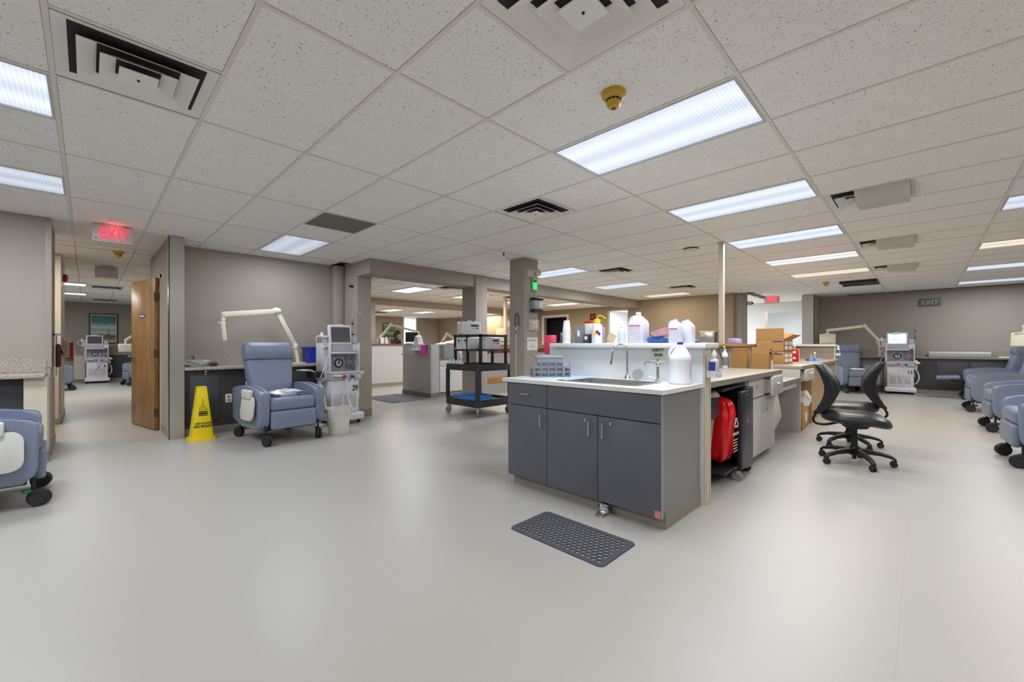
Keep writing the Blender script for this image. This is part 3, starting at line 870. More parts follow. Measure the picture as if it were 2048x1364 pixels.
rc = recliner('recliner', 'slate blue vinyl recliner with folded tray beside the machine numbered twenty nine', (1.735, 5.95, 0), R(5), tray=(-1, 1), group='slate blue treatment recliners')
recliner('recliner', 'slate blue recliner with green caster brake near the speckled counter', (-0.72, 4.96, 0), R(92), group='slate blue treatment recliners', brake=mat('green_plastic', (18, 120, 84), 0.4))
rr0 = recliner('recliner', 'slate blue recliner closest to the task chairs in the row along the wall', (6.66, -1.10, 0), R(184), tray=False, group='slate blue treatment recliners')
dup(rr0, 'second slate blue recliner of the row, next after the one closest to the task chairs', (8.98, -1.12, 0), R(183))
dup(rr0, 'third slate blue recliner of the row, before the one with raised footrest', (11.33, -1.06, 0), R(182))
recliner('recliner', 'slate blue recliner with its footrest raised, last of the row', (13.75, -1.12, 0), R(180), footrest=True, tray=False, group='slate blue treatment recliners')
dup(rr0, 'slate blue recliner with crumpled cover facing the task chairs beside machine thirteen', (13.66, 1.28, 0), R(-62))
dup(rr0, 'slate blue recliner behind the hallway pier in the far room', (-0.75, 16.2, 0), R(95))
dup(rr0, 'slate blue recliner half hidden by the open wooden door', (1.25, 16.8, 0), R(-80))

# ================================================================ dialysis machines
M_mach = mat('machine_white', (214, 213, 219), 0.35, var=0.02)
M_lilac = mat('machine_lilac_grey', (176, 172, 184), 0.4, var=0.03)
M_recess = mat('machine_recess_grey', (150, 147, 156), 0.45, var=0.03)
M_screen_off = mat('dark_screen_glass', (86, 84, 88), 0.12, var=0.15, scale=3)
M_screen_on = mat('lit_screen', (200, 220, 250), 0.3, emit=(205, 226, 255), estr=0.9)
M_screen_green = mat('lit_screen_green', (80, 220, 120), 0.3, emit=(90, 230, 130), estr=0.7)
M_hose = mat('milky_hose', (226, 228, 228), 0.25)
M_clear = mat('clear_plastic', (225, 228, 230), 0.15, trans=0.5, alpha=0.7)
def machine(label, number, loc, rz, screen_on=False):
    t = thing('dialysis_machine', label, 'dialysis machine', loc, rz, 'numbered dialysis machines')
    b = MB().box((-0.285, -0.30, 0.055), (0.285, 0.30, 0.165), 0.025, 3).obj('base', M_mach, t)
    for x in (-0.22, 0.22):
        for y in (-0.22, 0.22):
            MB().cyl((x - 0.015, y, 0.033), (x + 0.015, y, 0.033), 0.033, n=16).box((x - 0.02, y - 0.02, 0.03), (x + 0.02, y + 0.02, 0.06)).obj('wheel', M_black, t)
    MB().box((-0.24, -0.20, 0.165), (0.24, 0.26, 0.66), 0.012).obj('cabinet', M_mach, t)
    MB().box((-0.19, -0.204, 0.24), (0.19, -0.198, 0.46), 0.003).obj('front_recess', M_ltgrey, t)
    MB().box((-0.25, -0.22, 0.66), (0.25, 0.26, 0.77), 0.008).obj('port_strip', M_lilac, t)
    MB().box((-0.255, -0.23, 0.77), (0.255, 0.26, 0.79), 0.004).obj('ledge', M_mach, t)
    MB().box((-0.24, -0.06, 0.79), (0.24, 0.26, 1.09)).obj('module_panel', M_recess, t)
    for s in (-1, 1):
        MB().box((s * 0.255, -0.20, 0.79), (s * 0.238, 0.26, 1.22), 0.004).obj('side_cheek', M_mach, t)
    MB().box((-0.24, -0.16, 1.085), (0.24, 0.26, 1.205), 0.01).obj('upper_body', M_lilac, t)
    sh = MB().box((-0.24, -0.27, 1.06), (0.165, -0.05, 1.085), 0.006).obj('shelf', M_mach, t)
    MB().box((0.155, -0.17, 1.095), (0.245, -0.15, 1.20), 0.003).obj('drawer_front', M_mach, t)
    md = MB().box((0.150, -0.15, 1.205), (0.245, 0.05, 1.33), 0.006).obj('heparin_module', M_lilac, t)
    MB().box((0.165, -0.154, 1.225), (0.232, -0.149, 1.30)).obj('keypad', M_ltgrey, md)
    # screen
    Ms = Matrix.Translation((-0.055, -0.13, 1.345)) @ Matrix.Rotation(R(-8), 4, 'X')
    fr = MB().box((-0.190, -0.025, -0.150), (0.190, 0.03, 0.145), 0.012, 2, M=Ms)
    for k in range(12):
        pass
    fr.prism([(-0.09, 0.14), (-0.06, 0.155), (0, 0.162), (0.06, 0.155), (0.09, 0.14)], 'y', -0.02, 0.02, M=Ms)
    so = fr.obj('screen_housing', M_mach, t)
    if screen_on:
        MB().box((-0.160, -0.0285, -0.118), (0.160, -0.025, 0.112), M=Ms).obj('screen', M_screen_on, so)
        MB().box((-0.11, -0.0295, 0.094), (0.06, -0.0285, 0.112), M=Ms).obj('screen_status_bar', M_screen_green, so)
        MB().box((-0.10, -0.0295, -0.02), (0.07, -0.0285, -0.008), M=Ms).obj('screen_text_line', mat('screen_line', (150, 165, 190), 0.4, emit=(150, 170, 205), estr=0.5), so)
    else:
        MB().box((-0.160, -0.0285, -0.118), (0.160, -0.025, 0.112), M=Ms).obj('screen', M_screen_off, so)
    # blood pump dial
    Mp = Matrix.Translation((-0.045, -0.062, 0.915)) @ Matrix.Rotation(R(90), 4, 'X')
    d = MB().lathe([(0.072, 0), (0.074, 0.02), (0.066, 0.024), (0.055, 0.020), (0.052, 0.008)], n=32, M=Mp).obj('pump_ring', M_rubber, t)
    MB().lathe([(0.05, 0.004), (0.05, 0.016), (0.02, 0.020)], n=24, M=Mp).obj('pump_rotor', M_ltgrey, d)
    MB().box((-0.008, -0.014, 0.018), (0.008, 0.045, 0.030), M=Mp).obj('pump_crank', M_black, d)
    MB().box((-0.12, -0.066, 0.83), (0.03, -0.06, 1.0), 0.003).obj('pump_plate', M_lilac, t)
    for x, z, w, h in ((0.10, 0.98, 0.05, 0.05), (0.105, 0.88, 0.035, 0.10), (0.19, 0.98, 0.05, 0.04), (0.19, 0.86, 0.045, 0.07)):
        MB().box((x - w / 2, -0.10, z - h / 2), (x + w / 2, -0.06, z + h / 2), 0.008).obj('clamp_block', mat('dark_clear_block', (120, 116, 118), 0.25), t)
    for z in (0.84, 0.88, 0.93, 0.98):
        MB().cyl((-0.225, -0.06, z), (-0.225, -0.085, z), 0.012, n=12).obj('side_port', M_plwhite, t)
    # ports
    for x, m, r in ((-0.03, M_red, 0.028), (0.10, M_blue, 0.024)):
        MB().cyl((x, -0.22, 0.715), (x, -0.265, 0.705), r, r * 0.8, n=18).obj('connector', m, t)
    MB().box((-0.215, -0.30, 0.725), (-0.10, -0.21, 0.74), 0.005).obj('card_tray', M_plwhite, t)
    for x in (0.16, 0.195, 0.225):
        MB().tube([(x, -0.22, 0.73), (x + 0.01, -0.27, 0.72), (x + 0.005, -0.27, 0.68)], 0.006, 6, 3).obj('small_hose', M_hose, t)
    for pts in ([(-0.03, -0.26, 0.70), (-0.02, -0.28, 0.60), (0.0, -0.26, 0.45), (0.07, -0.26, 0.28), (0.11, -0.26, 0.18)], [(0.02, -0.23, 0.70), (0.005, -0.26, 0.55), (0.02, -0.25, 0.40), (0.05, -0.26, 0.25), (0.07, -0.26, 0.18)],
                [(0.10, -0.25, 0.69), (0.07, -0.265, 0.64), (0.015, -0.26, 0.54), (0.02, -0.25, 0.40), (0.10, -0.25, 0.20)], [(0.0, -0.22, 0.50), (-0.06, -0.24, 0.42), (-0.07, -0.24, 0.30), (-0.05, -0.24, 0.20)]):
        MB().tube(pts, 0.0075, 6, 5).obj('dialysate_hose', M_hose, t)
    MB().tube([(0.25, 0.0, 0.62), (0.31, -0.02, 0.55), (0.34, -0.03, 0.40), (0.30, -0.02, 0.27), (0.25, 0, 0.24)], 0.012, 8, 5).obj('supply_hose', M_hose, t)
    # pole
    p = MB().cyl((0.275, 0.05, 0.40), (0.275, 0.05, 1.68), 0.010, n=10).obj('drip_pole', M_chrome, t)
    for z in (1.36, 1.53):
        MB().cyl((0.275, 0.05, z - 0.014), (0.275, 0.05, z + 0.014), 0.018, n=12).obj('pole_collar', M_black, p)
    hk = MB()
    for s in (-1, 1):
        hk.tube([(0.275, 0.05, 1.675), (0.275 + s * 0.06, 0.05, 1.685), (0.275 + s * 0.13, 0.05, 1.68), (0.275 + s * 0.145, 0.05, 1.70)], 0.005, 6, 3)
        hk.tube([(0.275, 0.05, 1.675), (0.275, 0.05 + s * 0.06, 1.685), (0.275, 0.05 + s * 0.11, 1.66), (0.275, 0.05 + s * 0.13, 1.68)], 0.005, 6, 3)
    hk.obj('bag_hook', M_chrome, p)
    wd = MB().box((0.25, -0.10, 0.60), (0.31, 0.02, 0.82), 0.008).box((0.26, -0.19, 0.73), (0.35, -0.09, 0.785), 0.02).obj('wand_holder', M_ivory, t)
    # probe holder on the sitter side
    sd = MB().box((-0.36, -0.14, 1.30), (-0.24, -0.05, 1.33), 0.006).box((-0.37, -0.15, 1.155), (-0.24, -0.04, 1.17), 0.004).box((-0.30, -0.10, 1.17), (-0.285, -0.08, 1.30)).box((-0.33, -0.10, 1.17), (-0.315, -0.08, 1.30)).obj('probe_rack', M_plwhite, t)
    MB().cyl((-0.33, -0.09, 1.33), (-0.33, -0.09, 1.38), 0.025, 0.02).cyl((-0.265, -0.09, 1.19), (-0.265, -0.09, 1.27), 0.014).obj('probe', M_plwhite, sd)
    MB().tube([(-0.36, -0.10, 1.17), (-0.43, -0.11, 1.24), (-0.42, -0.11, 1.31), (-0.36, -0.10, 1.33)], 0.006, 6, 5).tube([(-0.29, -0.12, 1.15), (-0.34, -0.14, 1.02), (-0.28, -0.16, 0.98), (-0.40, -0.18, 0.72)], 0.004, 6, 5).obj('probe_cable', M_hose, sd)
    MB().box((-0.275, -0.10, 0.66), (-0.25, 0.06, 1.15), 0.008).obj('left_cladding', M_mach, t)
    text(number, 0.115, M_ink, t, (0.170, -0.2065, 0.53), FRONT, name='station_number', sx=0.85, bold=0.002)
    return t
machine('white dialysis machine with dark screen numbered twenty nine beside the bay wing wall', '29', (2.72, 6.42, 0), R(4)).scale = (0.92, 1, 1)
machine('white dialysis machine with lit blue screen numbered thirteen', '13', (14.04, 0.40, 0), R(-86), True)
machine('white dialysis machine with dark screen numbered six under the landscape picture', '6', (0.21, 18.62, 0), R(2))

# ---------------------------------------------------------------- articulated arms carrying small screens
def arm(label, base, post_top, elbow, end, scr, scr_rz, scr_tilt=0.0, group='ivory articulated screen arms'):
    t = thing('articulated_arm', label, 'wall arm', base, 0, group)
    B = Vector(base)
    P, E_, N, S = [Vector(v) - B for v in (post_top, elbow, end, scr)]
    MB().cyl((0, 0, 0.014), P, 0.028, n=16).obj('post', M_ivory, t)
    MB().box((-0.09, -0.07, 0), (0.09, 0.07, 0.016), 0.005).obj('base_plate', M_ivory, t)
    MB().lathe([(0.04, -0.03), (0.045, 0.02), (0.03, 0.05)], c=P, n=18).obj('swivel', M_ivory, t)
    def beam(a, b, w, h, nm):
        d = (b - a); L = d.length
        q = d.to_track_quat('X', 'Z').to_matrix().to_4x4()
        Mx = Matrix.Translation(a) @ q
        MB().box((-0.02, -w, -h), (L + 0.02, w, h), 0.010, 2, M=Mx).obj(nm, M_ivory, t)
        MB().box((0.05, -w - 0.003, -0.004), (L - 0.05, -w + 0.004, 0.004), M=Mx).obj('beam_groove', M_cove, t)
    beam(P, E_, 0.026, 0.036, 'lower_beam')
    beam(E_, N, 0.026, 0.036, 'upper_beam')
    MB().ell(E_, (0.07, 0.055, 0.055)).obj('elbow_cover', M_ivory, t)
    d = (N - E_); L = d.length
    Mx = Matrix.Translation(E_) @ d.to_track_quat('X', 'Z').to_matrix().to_4x4()
    MB().box((L * 0.80, -0.0285, 0.004), (L * 0.88, -0.0265, 0.026), M=Mx).obj('warning_sticker', mat('yellow_sticker', (214, 214, 60), 0.5), t)
    MB().cyl(N, N - Vector((0, 0, 0.07)), 0.014).ell(N - Vector((0, 0, 0.07)), 0.028).obj('wrist_joint', M_ivory, t)
    Ms = Matrix.Translation(N - Vector((0, 0, 0.09))) @ Matrix.Rotation(scr_rz, 4, 'Z') @ Matrix.Rotation(scr_tilt, 4, 'X')
    so = MB().box((-0.17, -0.025, -0.27), (0.17, 0.025, -0.01), 0.016, 3, M=Ms).obj('screen_housing', M_ivory, t)
    MB().box((-0.145, -0.0275, -0.25), (0.145, -0.025, -0.04), M=Ms).obj('screen', M_screen_off, so)
    MB().tube([Ms @ Vector((-0.12, 0.03, -0.04)), Ms @ Vector((-0.05, 0.05, -0.01)), Ms @ Vector((0.05, 0.05, -0.01)), Ms @ Vector((0.12, 0.03, -0.04))], 0.008, 6, 3).obj('handle', M_ivory, so)
    return t
arm('ivory articulated arm reaching over the slate blue recliner in the bay', (2.33, 7.02, 0.90), (2.285, 7.02, 1.17), (2.0, 6.95, 1.70), (1.28, 6.70, 1.60), (1.28, 6.70, 1.5), R(77), R(-6))
arm('ivory articulated arm over the recliner beside machine thirteen', (14.55, 0.80, 0.90), (14.50, 0.82, 1.30), (14.2, 1.08, 1.68), (13.8, 1.80, 1.58), (0, 0, 0), R(100), R(8))
arm('ivory articulated arm in front of the landscape picture room counter', (1.9, 19.0, 0.90), (1.85, 18.9, 1.25), (1.25, 17.6, 1.70), (0.80, 17.0, 1.32), (0, 0, 0), R(170), R(-25))
arm('ivory articulated arm over the row of recliners at the wall counter', (12.6, -2.3, 0.90), (12.6, -2.3, 1.2), (12.5, -1.8, 1.72), (12.3, -1.36, 1.52), (0, 0, 0), R(60), R(5))
arm('ivory articulated arm raised in front of the second picture', (6.6, 12.6, 0.91), (6.6, 12.55, 1.35), (7.05, 12.55, 1.86), (8.1, 12.6, 1.65), (0, 0, 0), R(20), R(8))
arm('ivory articulated arm folded behind the nurse station papers', (9.0, 12.5, 0.91), (9.0, 12.5, 1.2), (9.3, 12.5, 1.60), (9.6, 12.4, 1.38), (0, 0, 0), R(20), R(8))

# ================================================================ cone, bins, bag on the bay counter
cn = thing('wet_floor_cone', 'yellow four sided wet floor cone beside the steel corner guard', 'safety cone', (1.01, 6.50, 0), R(4))
def frus(b, w0, w1, z0, z1):
    return b.loft([[Vector((x, y, z)) for x, y in rrect(w, w, w * 0.12, 3)] for w, z in ((w0, z0), (w1, z1))])
frus(MB(), 0.27, 0.26, 0.0, 0.035).obj('base', M_yellow, cn)
frus(MB(), 0.225, 0.100, 0.035, 0.655).obj('body', M_yellow, cn)
MB().box((-0.049, -0.049, 0.655), (0.049, 0.049, 0.667), 0.006).obj('cap', M_yellow, cn)
tl = math.atan2((0.1125 - 0.05), 0.62)
def onface(z): return -(0.1125 - (z - 0.035) * (0.0625 / 0.62)) - 0.0022
rf = (R(90) - tl, 0, 0)
for s, z, body, bold in ((0.036, 0.21, 'WET FLOOR', 0.001), (0.036, 0.175, 'PISO MOJADO', 0.001)):
    text(body, s, M_ink, cn, (0, onface(z), z), rf, sx=0.85, bold=bold)
MB().box((-0.046, onface(0.335) - 0.001, 0.30), (0.046, onface(0.335) + 0.004, 0.365)).obj('caution_patch', M_ink, cn)
text('CAUTION', 0.022, M_yellow, cn, (0, onface(0.35) - 0.003, 0.348), rf)
text('CUIDADO', 0.022, M_yellow, cn, (0, onface(0.32) - 0.0035, 0.318), rf)
tri = MB()
for p, q in (((-0.04, 0.385), (0.04, 0.385)), ((0.04, 0.385), (0.0, 0.445)), ((0.0, 0.445), (-0.04, 0.385)), ((0.0, 0.445), (0.0, 0.52)), ((-0.01, 0.40), (0.012, 0.42))):
    tri.tube([(p[0], onface(p[1]) + 0.001, p[1]), (q[0], onface(q[1]) + 0.001, q[1])], 0.0022, 5)
tri.obj('warning_symbol', M_ink, cn)

tb_ = thing('waste_bin', 'off white round waste bin with clear liner beside the recliner', 'waste bin', (2.37, 5.60, 0))
MB().lathe([(0.115, 0.0), (0.122, 0.01), (0.150, 0.34), (0.156, 0.345), (0.150, 0.345), (0.118, 0.02)], n=36, caps=True).obj('bin', mat('off_white_bin', (214, 211, 198), 0.4), tb_)
ln = MB()
rings = []
for r, z, k in ((0.135, 0.22, 0.0), (0.152, 0.335, 0.004), (0.160, 0.352, 0.006), (0.164, 0.335, 0.006), (0.160, 0.28, 0.008), (0.154, 0.245, 0.012)):
    rings.append([Vector(((r + k * math.sin(7 * a + z * 9)) * math.cos(a), (r + k * math.sin(7 * a + z * 9)) * math.sin(a), z + k * 1.3 * math.sin(3 * a))) for a in [2 * PI * i / 36 for i in range(36)]])
ln.loft(rings, False)
ln.obj('liner', mat('clear_liner', (222, 220, 210), 0.2, alpha=0.55), tb_)

def crate_bin(t, w, d, h, m, flare=1.1):
    b = MB()
    o = [[Vector((x, y, z)) for x, y in rrect(w * s, d * s, 0.03, 4)] for s, z in ((1.0, 0.0), (flare, h))]
    i = [[Vector((x, y, z)) for x, y in rrect(w * s - 0.012, d * s - 0.012, 0.026, 4)] for s, z in ((flare, h), (1.0, 0.01))]
    b.loft(o + i)
    return b.obj('tub', m, t)
t = thing('blue_tub', 'blue plastic tub on the bay counter by the dialysis machine', 'tub', (2.58, 7.08, 0.90))
crate_bin(t, 0.24, 0.24, 0.25, M_blue, 1.12)
MB().box((-0.15, -0.14, 0.235), (0.15, -0.13, 0.26), 0.004).box((-0.15, 0.13, 0.235), (0.15, 0.14, 0.26), 0.004).box((-0.15, -0.14, 0.235), (-0.14, 0.14, 0.26), 0.004).box((0.14, -0.14, 0.235), (0.15, 0.14, 0.26), 0.004).obj('rim', M_blue, t)

def crumple(name, label, cat, loc, size, m, seed, n=22, group=None):
    """a crumpled bag or cloth: a bumpy blob"""
    rnd = random.Random(seed)
    ph = [(rnd.uniform(0, 6), rnd.uniform(2, 7), rnd.uniform(2, 6)) for _ in range(6)]
    b = MB()
    rings = []
    for j in range(1, 9):
        v = j / 9.0
        ring = []
        for i in range(n):
            a = 2 * PI * i / n
            k = 1 + 0.13 * sum(math.sin(p[0] + p[1] * a + p[2] * v * 3) for p in ph) / 2
            rad = math.sin(PI * min(0.92, 0.12 + v * 0.86)) ** 0.7 * k
            ring.append(Vector((size[0] * rad * math.cos(a), size[1] * rad * math.sin(a), size[2] * (v ** 0.9) * (1 + 0.10 * math.sin(a * 3 + ph[0][0])) if j > 1 else 0.0)))
        rings.append(ring)
    b.loft(rings)
    o = b.obj(name, m, None, 20)
    o.location = loc
    return tag(o, label, cat, group)
M_poly = mat('clear_crinkled_film', (228, 230, 232), 0.12, alpha=0.7)
crumple('plastic_bag', 'crumpled clear bag of tubing on the bay counter by the steel guard', 'plastic bag', (1.02, 6.98, 0.90), (0.16, 0.10, 0.10), M_poly, 3)
crumple('plastic_bag', 'small dark tipped packet lying on the bay counter', 'packet', (1.20, 6.88, 0.90), (0.05, 0.04, 0.06), mat('dark_packet', (70, 66, 62), 0.4), 4)
crumple('plastic_wrapping', 'crumpled patterned plastic wrapping on the slate blue recliner seat', 'plastic bag', (1.74, 5.70, 0.553), (0.20, 0.11, 0.09), mat('patterned_film', (206, 208, 214), 0.2, var=0.25, scale=60), 5)
crumple('paper_cover', 'crumpled white paper on the recliner seat beside machine thirteen', 'paper', (13.46, 1.17, 0.553), (0.12, 0.16, 0.06), M_paper, 6)
t = thing('bp_tray', 'white side tray with black clip hooked between recliner and machine twenty nine', 'tray', (2.27, 6.33, 0.90), R(20))
rg = []
for k in range(8):
    x = -0.18 + 0.36 * k / 7
    zz = -0.35 * max(0, (k - 2) / 5) ** 1.6 * 0.5 + 0.0
    rg.append([Vector((x, -0.07, zz - 0.075)), Vector((x, 0.07, zz - 0.075)), Vector((x, 0.07, zz - 0.06)), Vector((x, -0.07, zz - 0.06))])
MB().loft(rg).obj('shell', M_plwhite, t)
MB().box((-0.02, -0.075, -0.19), (0.16, 0.06, -0.10), 0.01).obj('dark_cuff', mat('dark_brown_cuff', (44, 32, 28), 0.8), t)
MB().cyl((0.16, 0.0, -0.90), (0.16, 0.0, -0.16), 0.014).box((0.04, -0.12, -0.90), (0.28, 0.12, -0.88), 0.006).obj('stand', M_plwhite, t)

# ================================================================ sink island
XF = 2.55
sk = thing('sink_cabinet', 'charcoal sink base cabinet with drawer and three doors', 'cabinet', (0, 0, 0))
MB().box((XF + 0.02, 1.18, 0.085), (3.19, 1.20, 0.875)).obj('side_panel', M_charside, sk)
MB().box((XF + 0.02, 2.536, 0.085), (3.19, 2.556, 0.875)).obj('side_panel', M_charside, sk)
MB().box((3.17, 1.20, 0.085), (3.19, 2.536, 0.875)).obj('back_panel', M_charside, sk)
MB().box((XF + 0.02, 1.20, 0.085), (3.17, 2.536, 0.105)).obj('floor_panel', M_charside, sk)
MB().box((XF + 0.055, 1.20, 0), (3.19, 2.54, 0.085)).box((XF + 0.055, 1.176, 0.0), (3.19, 1.20, 0.11)).obj('toe_kick', M_cove, sk)
def bar_handle(parent, p, axis, L, out, m=None):
    """bow handle: p is the centre on the face, axis the bar direction, out the outward direction"""
    p, axis, out = Vector(p), Vector(axis), Vector(out)
    a, b = p - axis * L / 2, p + axis * L / 2
    return MB().tube([a, a + out * 0.022, a + out * 0.028 + axis * 0.006, b + out * 0.028 - axis * 0.006, b + out * 0.022, b], 0.0045, 8).obj('handle', m or M_chrome, parent)
def front_x(x, y0, y1, z0, z1, m, name, parent, th=0.02, gap=0.003):
    return MB().box((x, y0 + gap, z0 + gap), (x + th, y1 - gap, z1 - gap), 0.002).obj(name, m, parent)
d = front_x(XF, 2.119, 2.556, 0.686, 0.875, M_char, 'drawer_front', sk)
bar_handle(d, (XF, 2.345, 0.785), (0, 1, 0), 0.10, (-1, 0, 0))
front_x(XF, 1.18, 2.119, 0.686, 0.875, M_char, 'false_front', sk)
for y0, y1, hy, lock in ((2.119, 2.556, 2.172, None), (1.652, 2.119, 1.715, 1.755), (1.18, 1.652, 1.60, 1.545)):
    d = front_x(XF, y0, y1, 0.080, 0.686, M_char, 'door', sk)
    bar_handle(d, (XF, hy, 0.585), (0, 0, 1), 0.105, (-1, 0, 0))
    if lock:
        MB().cyl((XF, lock, 0.642), (XF - 0.006, lock, 0.642), 0.012, n=18).cyl((XF - 0.006, lock, 0.642), (XF - 0.008, lock, 0.642), 0.005, n=10).obj('lock', M_steel, d)
MB().box((XF - 0.002, 1.176, 0.08), (XF + 0.02, 1.182, 0.875)).obj('edge_trim', mat('pale_edge', (150, 150, 150), 0.4), sk)
MB().box((XF - 0.001, 1.185, 0.083), (XF + 0.004, 1.225, 0.13)).obj('pink_sticker', mat('pink_sticker', (214, 130, 128), 0.6), sk)

# worktop with the sink hole
wt = thing('sink_worktop', 'white laminate worktop with inset steel sink', 'worktop', (0, 0, 0))
SX0, SX1, SY0, SY1 = 2.66, 3.05, 1.42, 2.10
tp = MB()
for a, b in (((2.525, 1.155), (SX0, 2.60)), ((SX1, 1.155), (3.195, 2.60)), ((SX0, 1.155), (SX1, SY0)), ((SX0, SY1), (SX1, 2.60))):
    tp.box((a[0], a[1], 0.876), (b[0], b[1], 0.905))
tp.obj('slab', mat('white_worktop', (228, 228, 226), 0.3, var=0.015), wt)
bs = MB()
o = [Vector((x, y, 0.908)) for x, y in rrect(SX1 - SX0 + 0.03, SY1 - SY0 + 0.03, 0.05, 5, (SX0 + SX1) / 2, (SY0 + SY1) / 2)]
i1 = [Vector((x, y, 0.909)) for x, y in rrect(SX1 - SX0 - 0.02, SY1 - SY0 - 0.02, 0.045, 5, (SX0 + SX1) / 2, (SY0 + SY1) / 2)]
i2 = [Vector((x, y, 0.73)) for x, y in rrect(SX1 - SX0 - 0.05, SY1 - SY0 - 0.05, 0.05, 5, (SX0 + SX1) / 2, (SY0 + SY1) / 2)]
rs = [bs.ring(o), bs.ring(i1), bs.ring(i2)]
bs.bridge(rs[0], rs[1]); bs.bridge(rs[1], rs[2]); bs.cap(rs[2])
bs.obj('basin', M_steel, wt)
MB().lathe([(0.045, 0.731), (0.04, 0.735), (0.0, 0.732)], c=(2.85, 1.76, 0), n=20).obj('drain', M_chrome, wt)

# pony wall behind the sink with its white ledge
pn = thing('wall_pony_sink', 'half height white wall behind the sink with cream end post', 'half wall', kind='structure')
MB().box((3.20, 1.16, 0), (3.32, 2.62, 1.165)).obj('wall_panel', mat('white_splash_panel', (224, 228, 230), 0.35, var=0.015), pn)
MB().box((3.205, 1.148, 0), (3.325, 1.16, 1.165)).box((3.228, 1.142, 0.0), (3.236, 1.150, 0.9)).box((3.292, 1.142, 0.0), (3.300, 1.150, 0.9)).obj('end_post', M_cream, pn)
MB().box((3.14, 1.12, 1.166), (3.42, 2.58, 1.206), 0.006).obj('ledge', mat('white_ledge', (230, 232, 234), 0.3, var=0.015), pn)

# taps
tp = thing('gooseneck_tap', 'chrome gooseneck tap at the back of the sink', 'tap', (3.13, 1.74, 0.906))
MB().lathe([(0.03, 0), (0.032, 0.008), (0.018, 0.03), (0.012, 0.04)], n=20).obj('base', M_chrome, tp)
pts = [(0, 0, 0.03), (0, 0, 0.18), (0, 0.0, 0.235)] + [(-0.055 + 0.055 * math.cos(a), 0.035 - 0.035 * math.cos(a), 0.235 + 0.055 * math.sin(a)) for a in [PI * k / 8 for k in range(1, 9)]] + [(-0.115, 0.075, 0.19), (-0.12, 0.078, 0.15)]
MB().tube(pts, 0.0085, 12).obj('neck', M_chrome, tp)
MB().cyl((-0.115, 0.075, 0.185), (-0.122, 0.08, 0.125), 0.011, 0.013).obj('spray_head', M_chrome, tp)
st = thing('sink_strainer', 'round perforated chrome strainer leaning on the splash panel', 'strainer', (3.14, 1.655, 0.906))
Mx = Matrix.Translation((0, 0, 0.045)) @ Matrix.Rotation(R(-75), 4, 'Y')
MB().lathe([(0.045, 0.004), (0.047, 0.0), (0.043, -0.004)], n=28, M=Mx).lathe([(0.043, -0.003), (0.03, -0.012), (0.008, -0.014)], n=28, M=Mx).obj('bowl', mat('dull_steel', (150, 150, 152), 0.4, 0.8), st)
hb = MB()
for k in range(6):
    a = 2 * PI * k / 6
    hb.lathe([(0.006, 0.0), (0.005, 0.002)], c=(0.024 * math.cos(a), 0.024 * math.sin(a), -0.003), n=10, M=Mx)
hb.obj('perforation', M_ink, st)['kind'] = 'stuff'
ew = thing('eyewash_tap', 'chrome laboratory tap with crossbar and curled outlet beside the jug', 'tap', (3.13, 1.475, 0.906))
MB().lathe([(0.028, 0), (0.028, 0.01), (0.016, 0.02)], n=18).obj('base', M_chrome, ew)
MB().cyl((0, 0, 0.015), (0, 0, 0.16), 0.014, 0.011, n=14).ell((0, 0, 0.135), (0.018, 0.018, 0.022)).cyl((0, 0, 0.16), (0, 0, 0.178), 0.009).obj('column', M_chrome, ew)
MB().tube([(0, 0, 0.152), (-0.01, 0.06, 0.150), (-0.015, 0.095, 0.145), (-0.015, 0.105, 0.125), (-0.015, 0.09, 0.115), (-0.015, 0.083, 0.13)], 0.006, 10, 4).obj('curled_outlet', M_chrome, ew)
MB().cyl((0, -0.08, 0.156), (0, 0.06, 0.158), 0.004).obj('crossbar', M_chrome, ew)
for s in (-1, 1):
    MB().cyl((-0.01, s * 0.012, 0.018), (-0.02, s * 0.07, 0.035 if s > 0 else 0.012), 0.006).obj('lever', M_chrome, ew)
dp = thing('foot_pedal', 'chrome foot pedal valve under the sink doors', 'pedal', (2.592, 1.60, 0))
MB().box((-0.05, -0.035, 0.0), (0.01, 0.035, 0.075), 0.012).obj('valve_body', M_chrome, dp)
MB().box((-0.12, -0.03, 0.028), (-0.04, 0.03, 0.036), 0.004, M=Matrix.Rotation(R(-15), 4, 'Y')).obj('pedal_plate', M_steel, dp)
MB().cyl((-0.03, 0.05, 0.045), (-0.03, -0.05, 0.045), 0.011).obj('pivot', M_black, dp)
sg = thing('dirty_sink_sign', 'cream card lettered dirty sink on the splash panel', 'sign', (3.199, 1.505, 1.112), R(-90))
MB().box((-0.072, -0.002, -0.065), (0.072, 0.0, 0.065)).obj('card', mat('cream_card', (214, 212, 196), 0.6), sg)
text('DIRTY', 0.034, M_ink, sg, (0, -0.003, 0.036), FRONT, bold=0.0006)
text('SINK', 0.034, M_ink, sg, (0.002, -0.003, -0.002), FRONT, bold=0.0006)

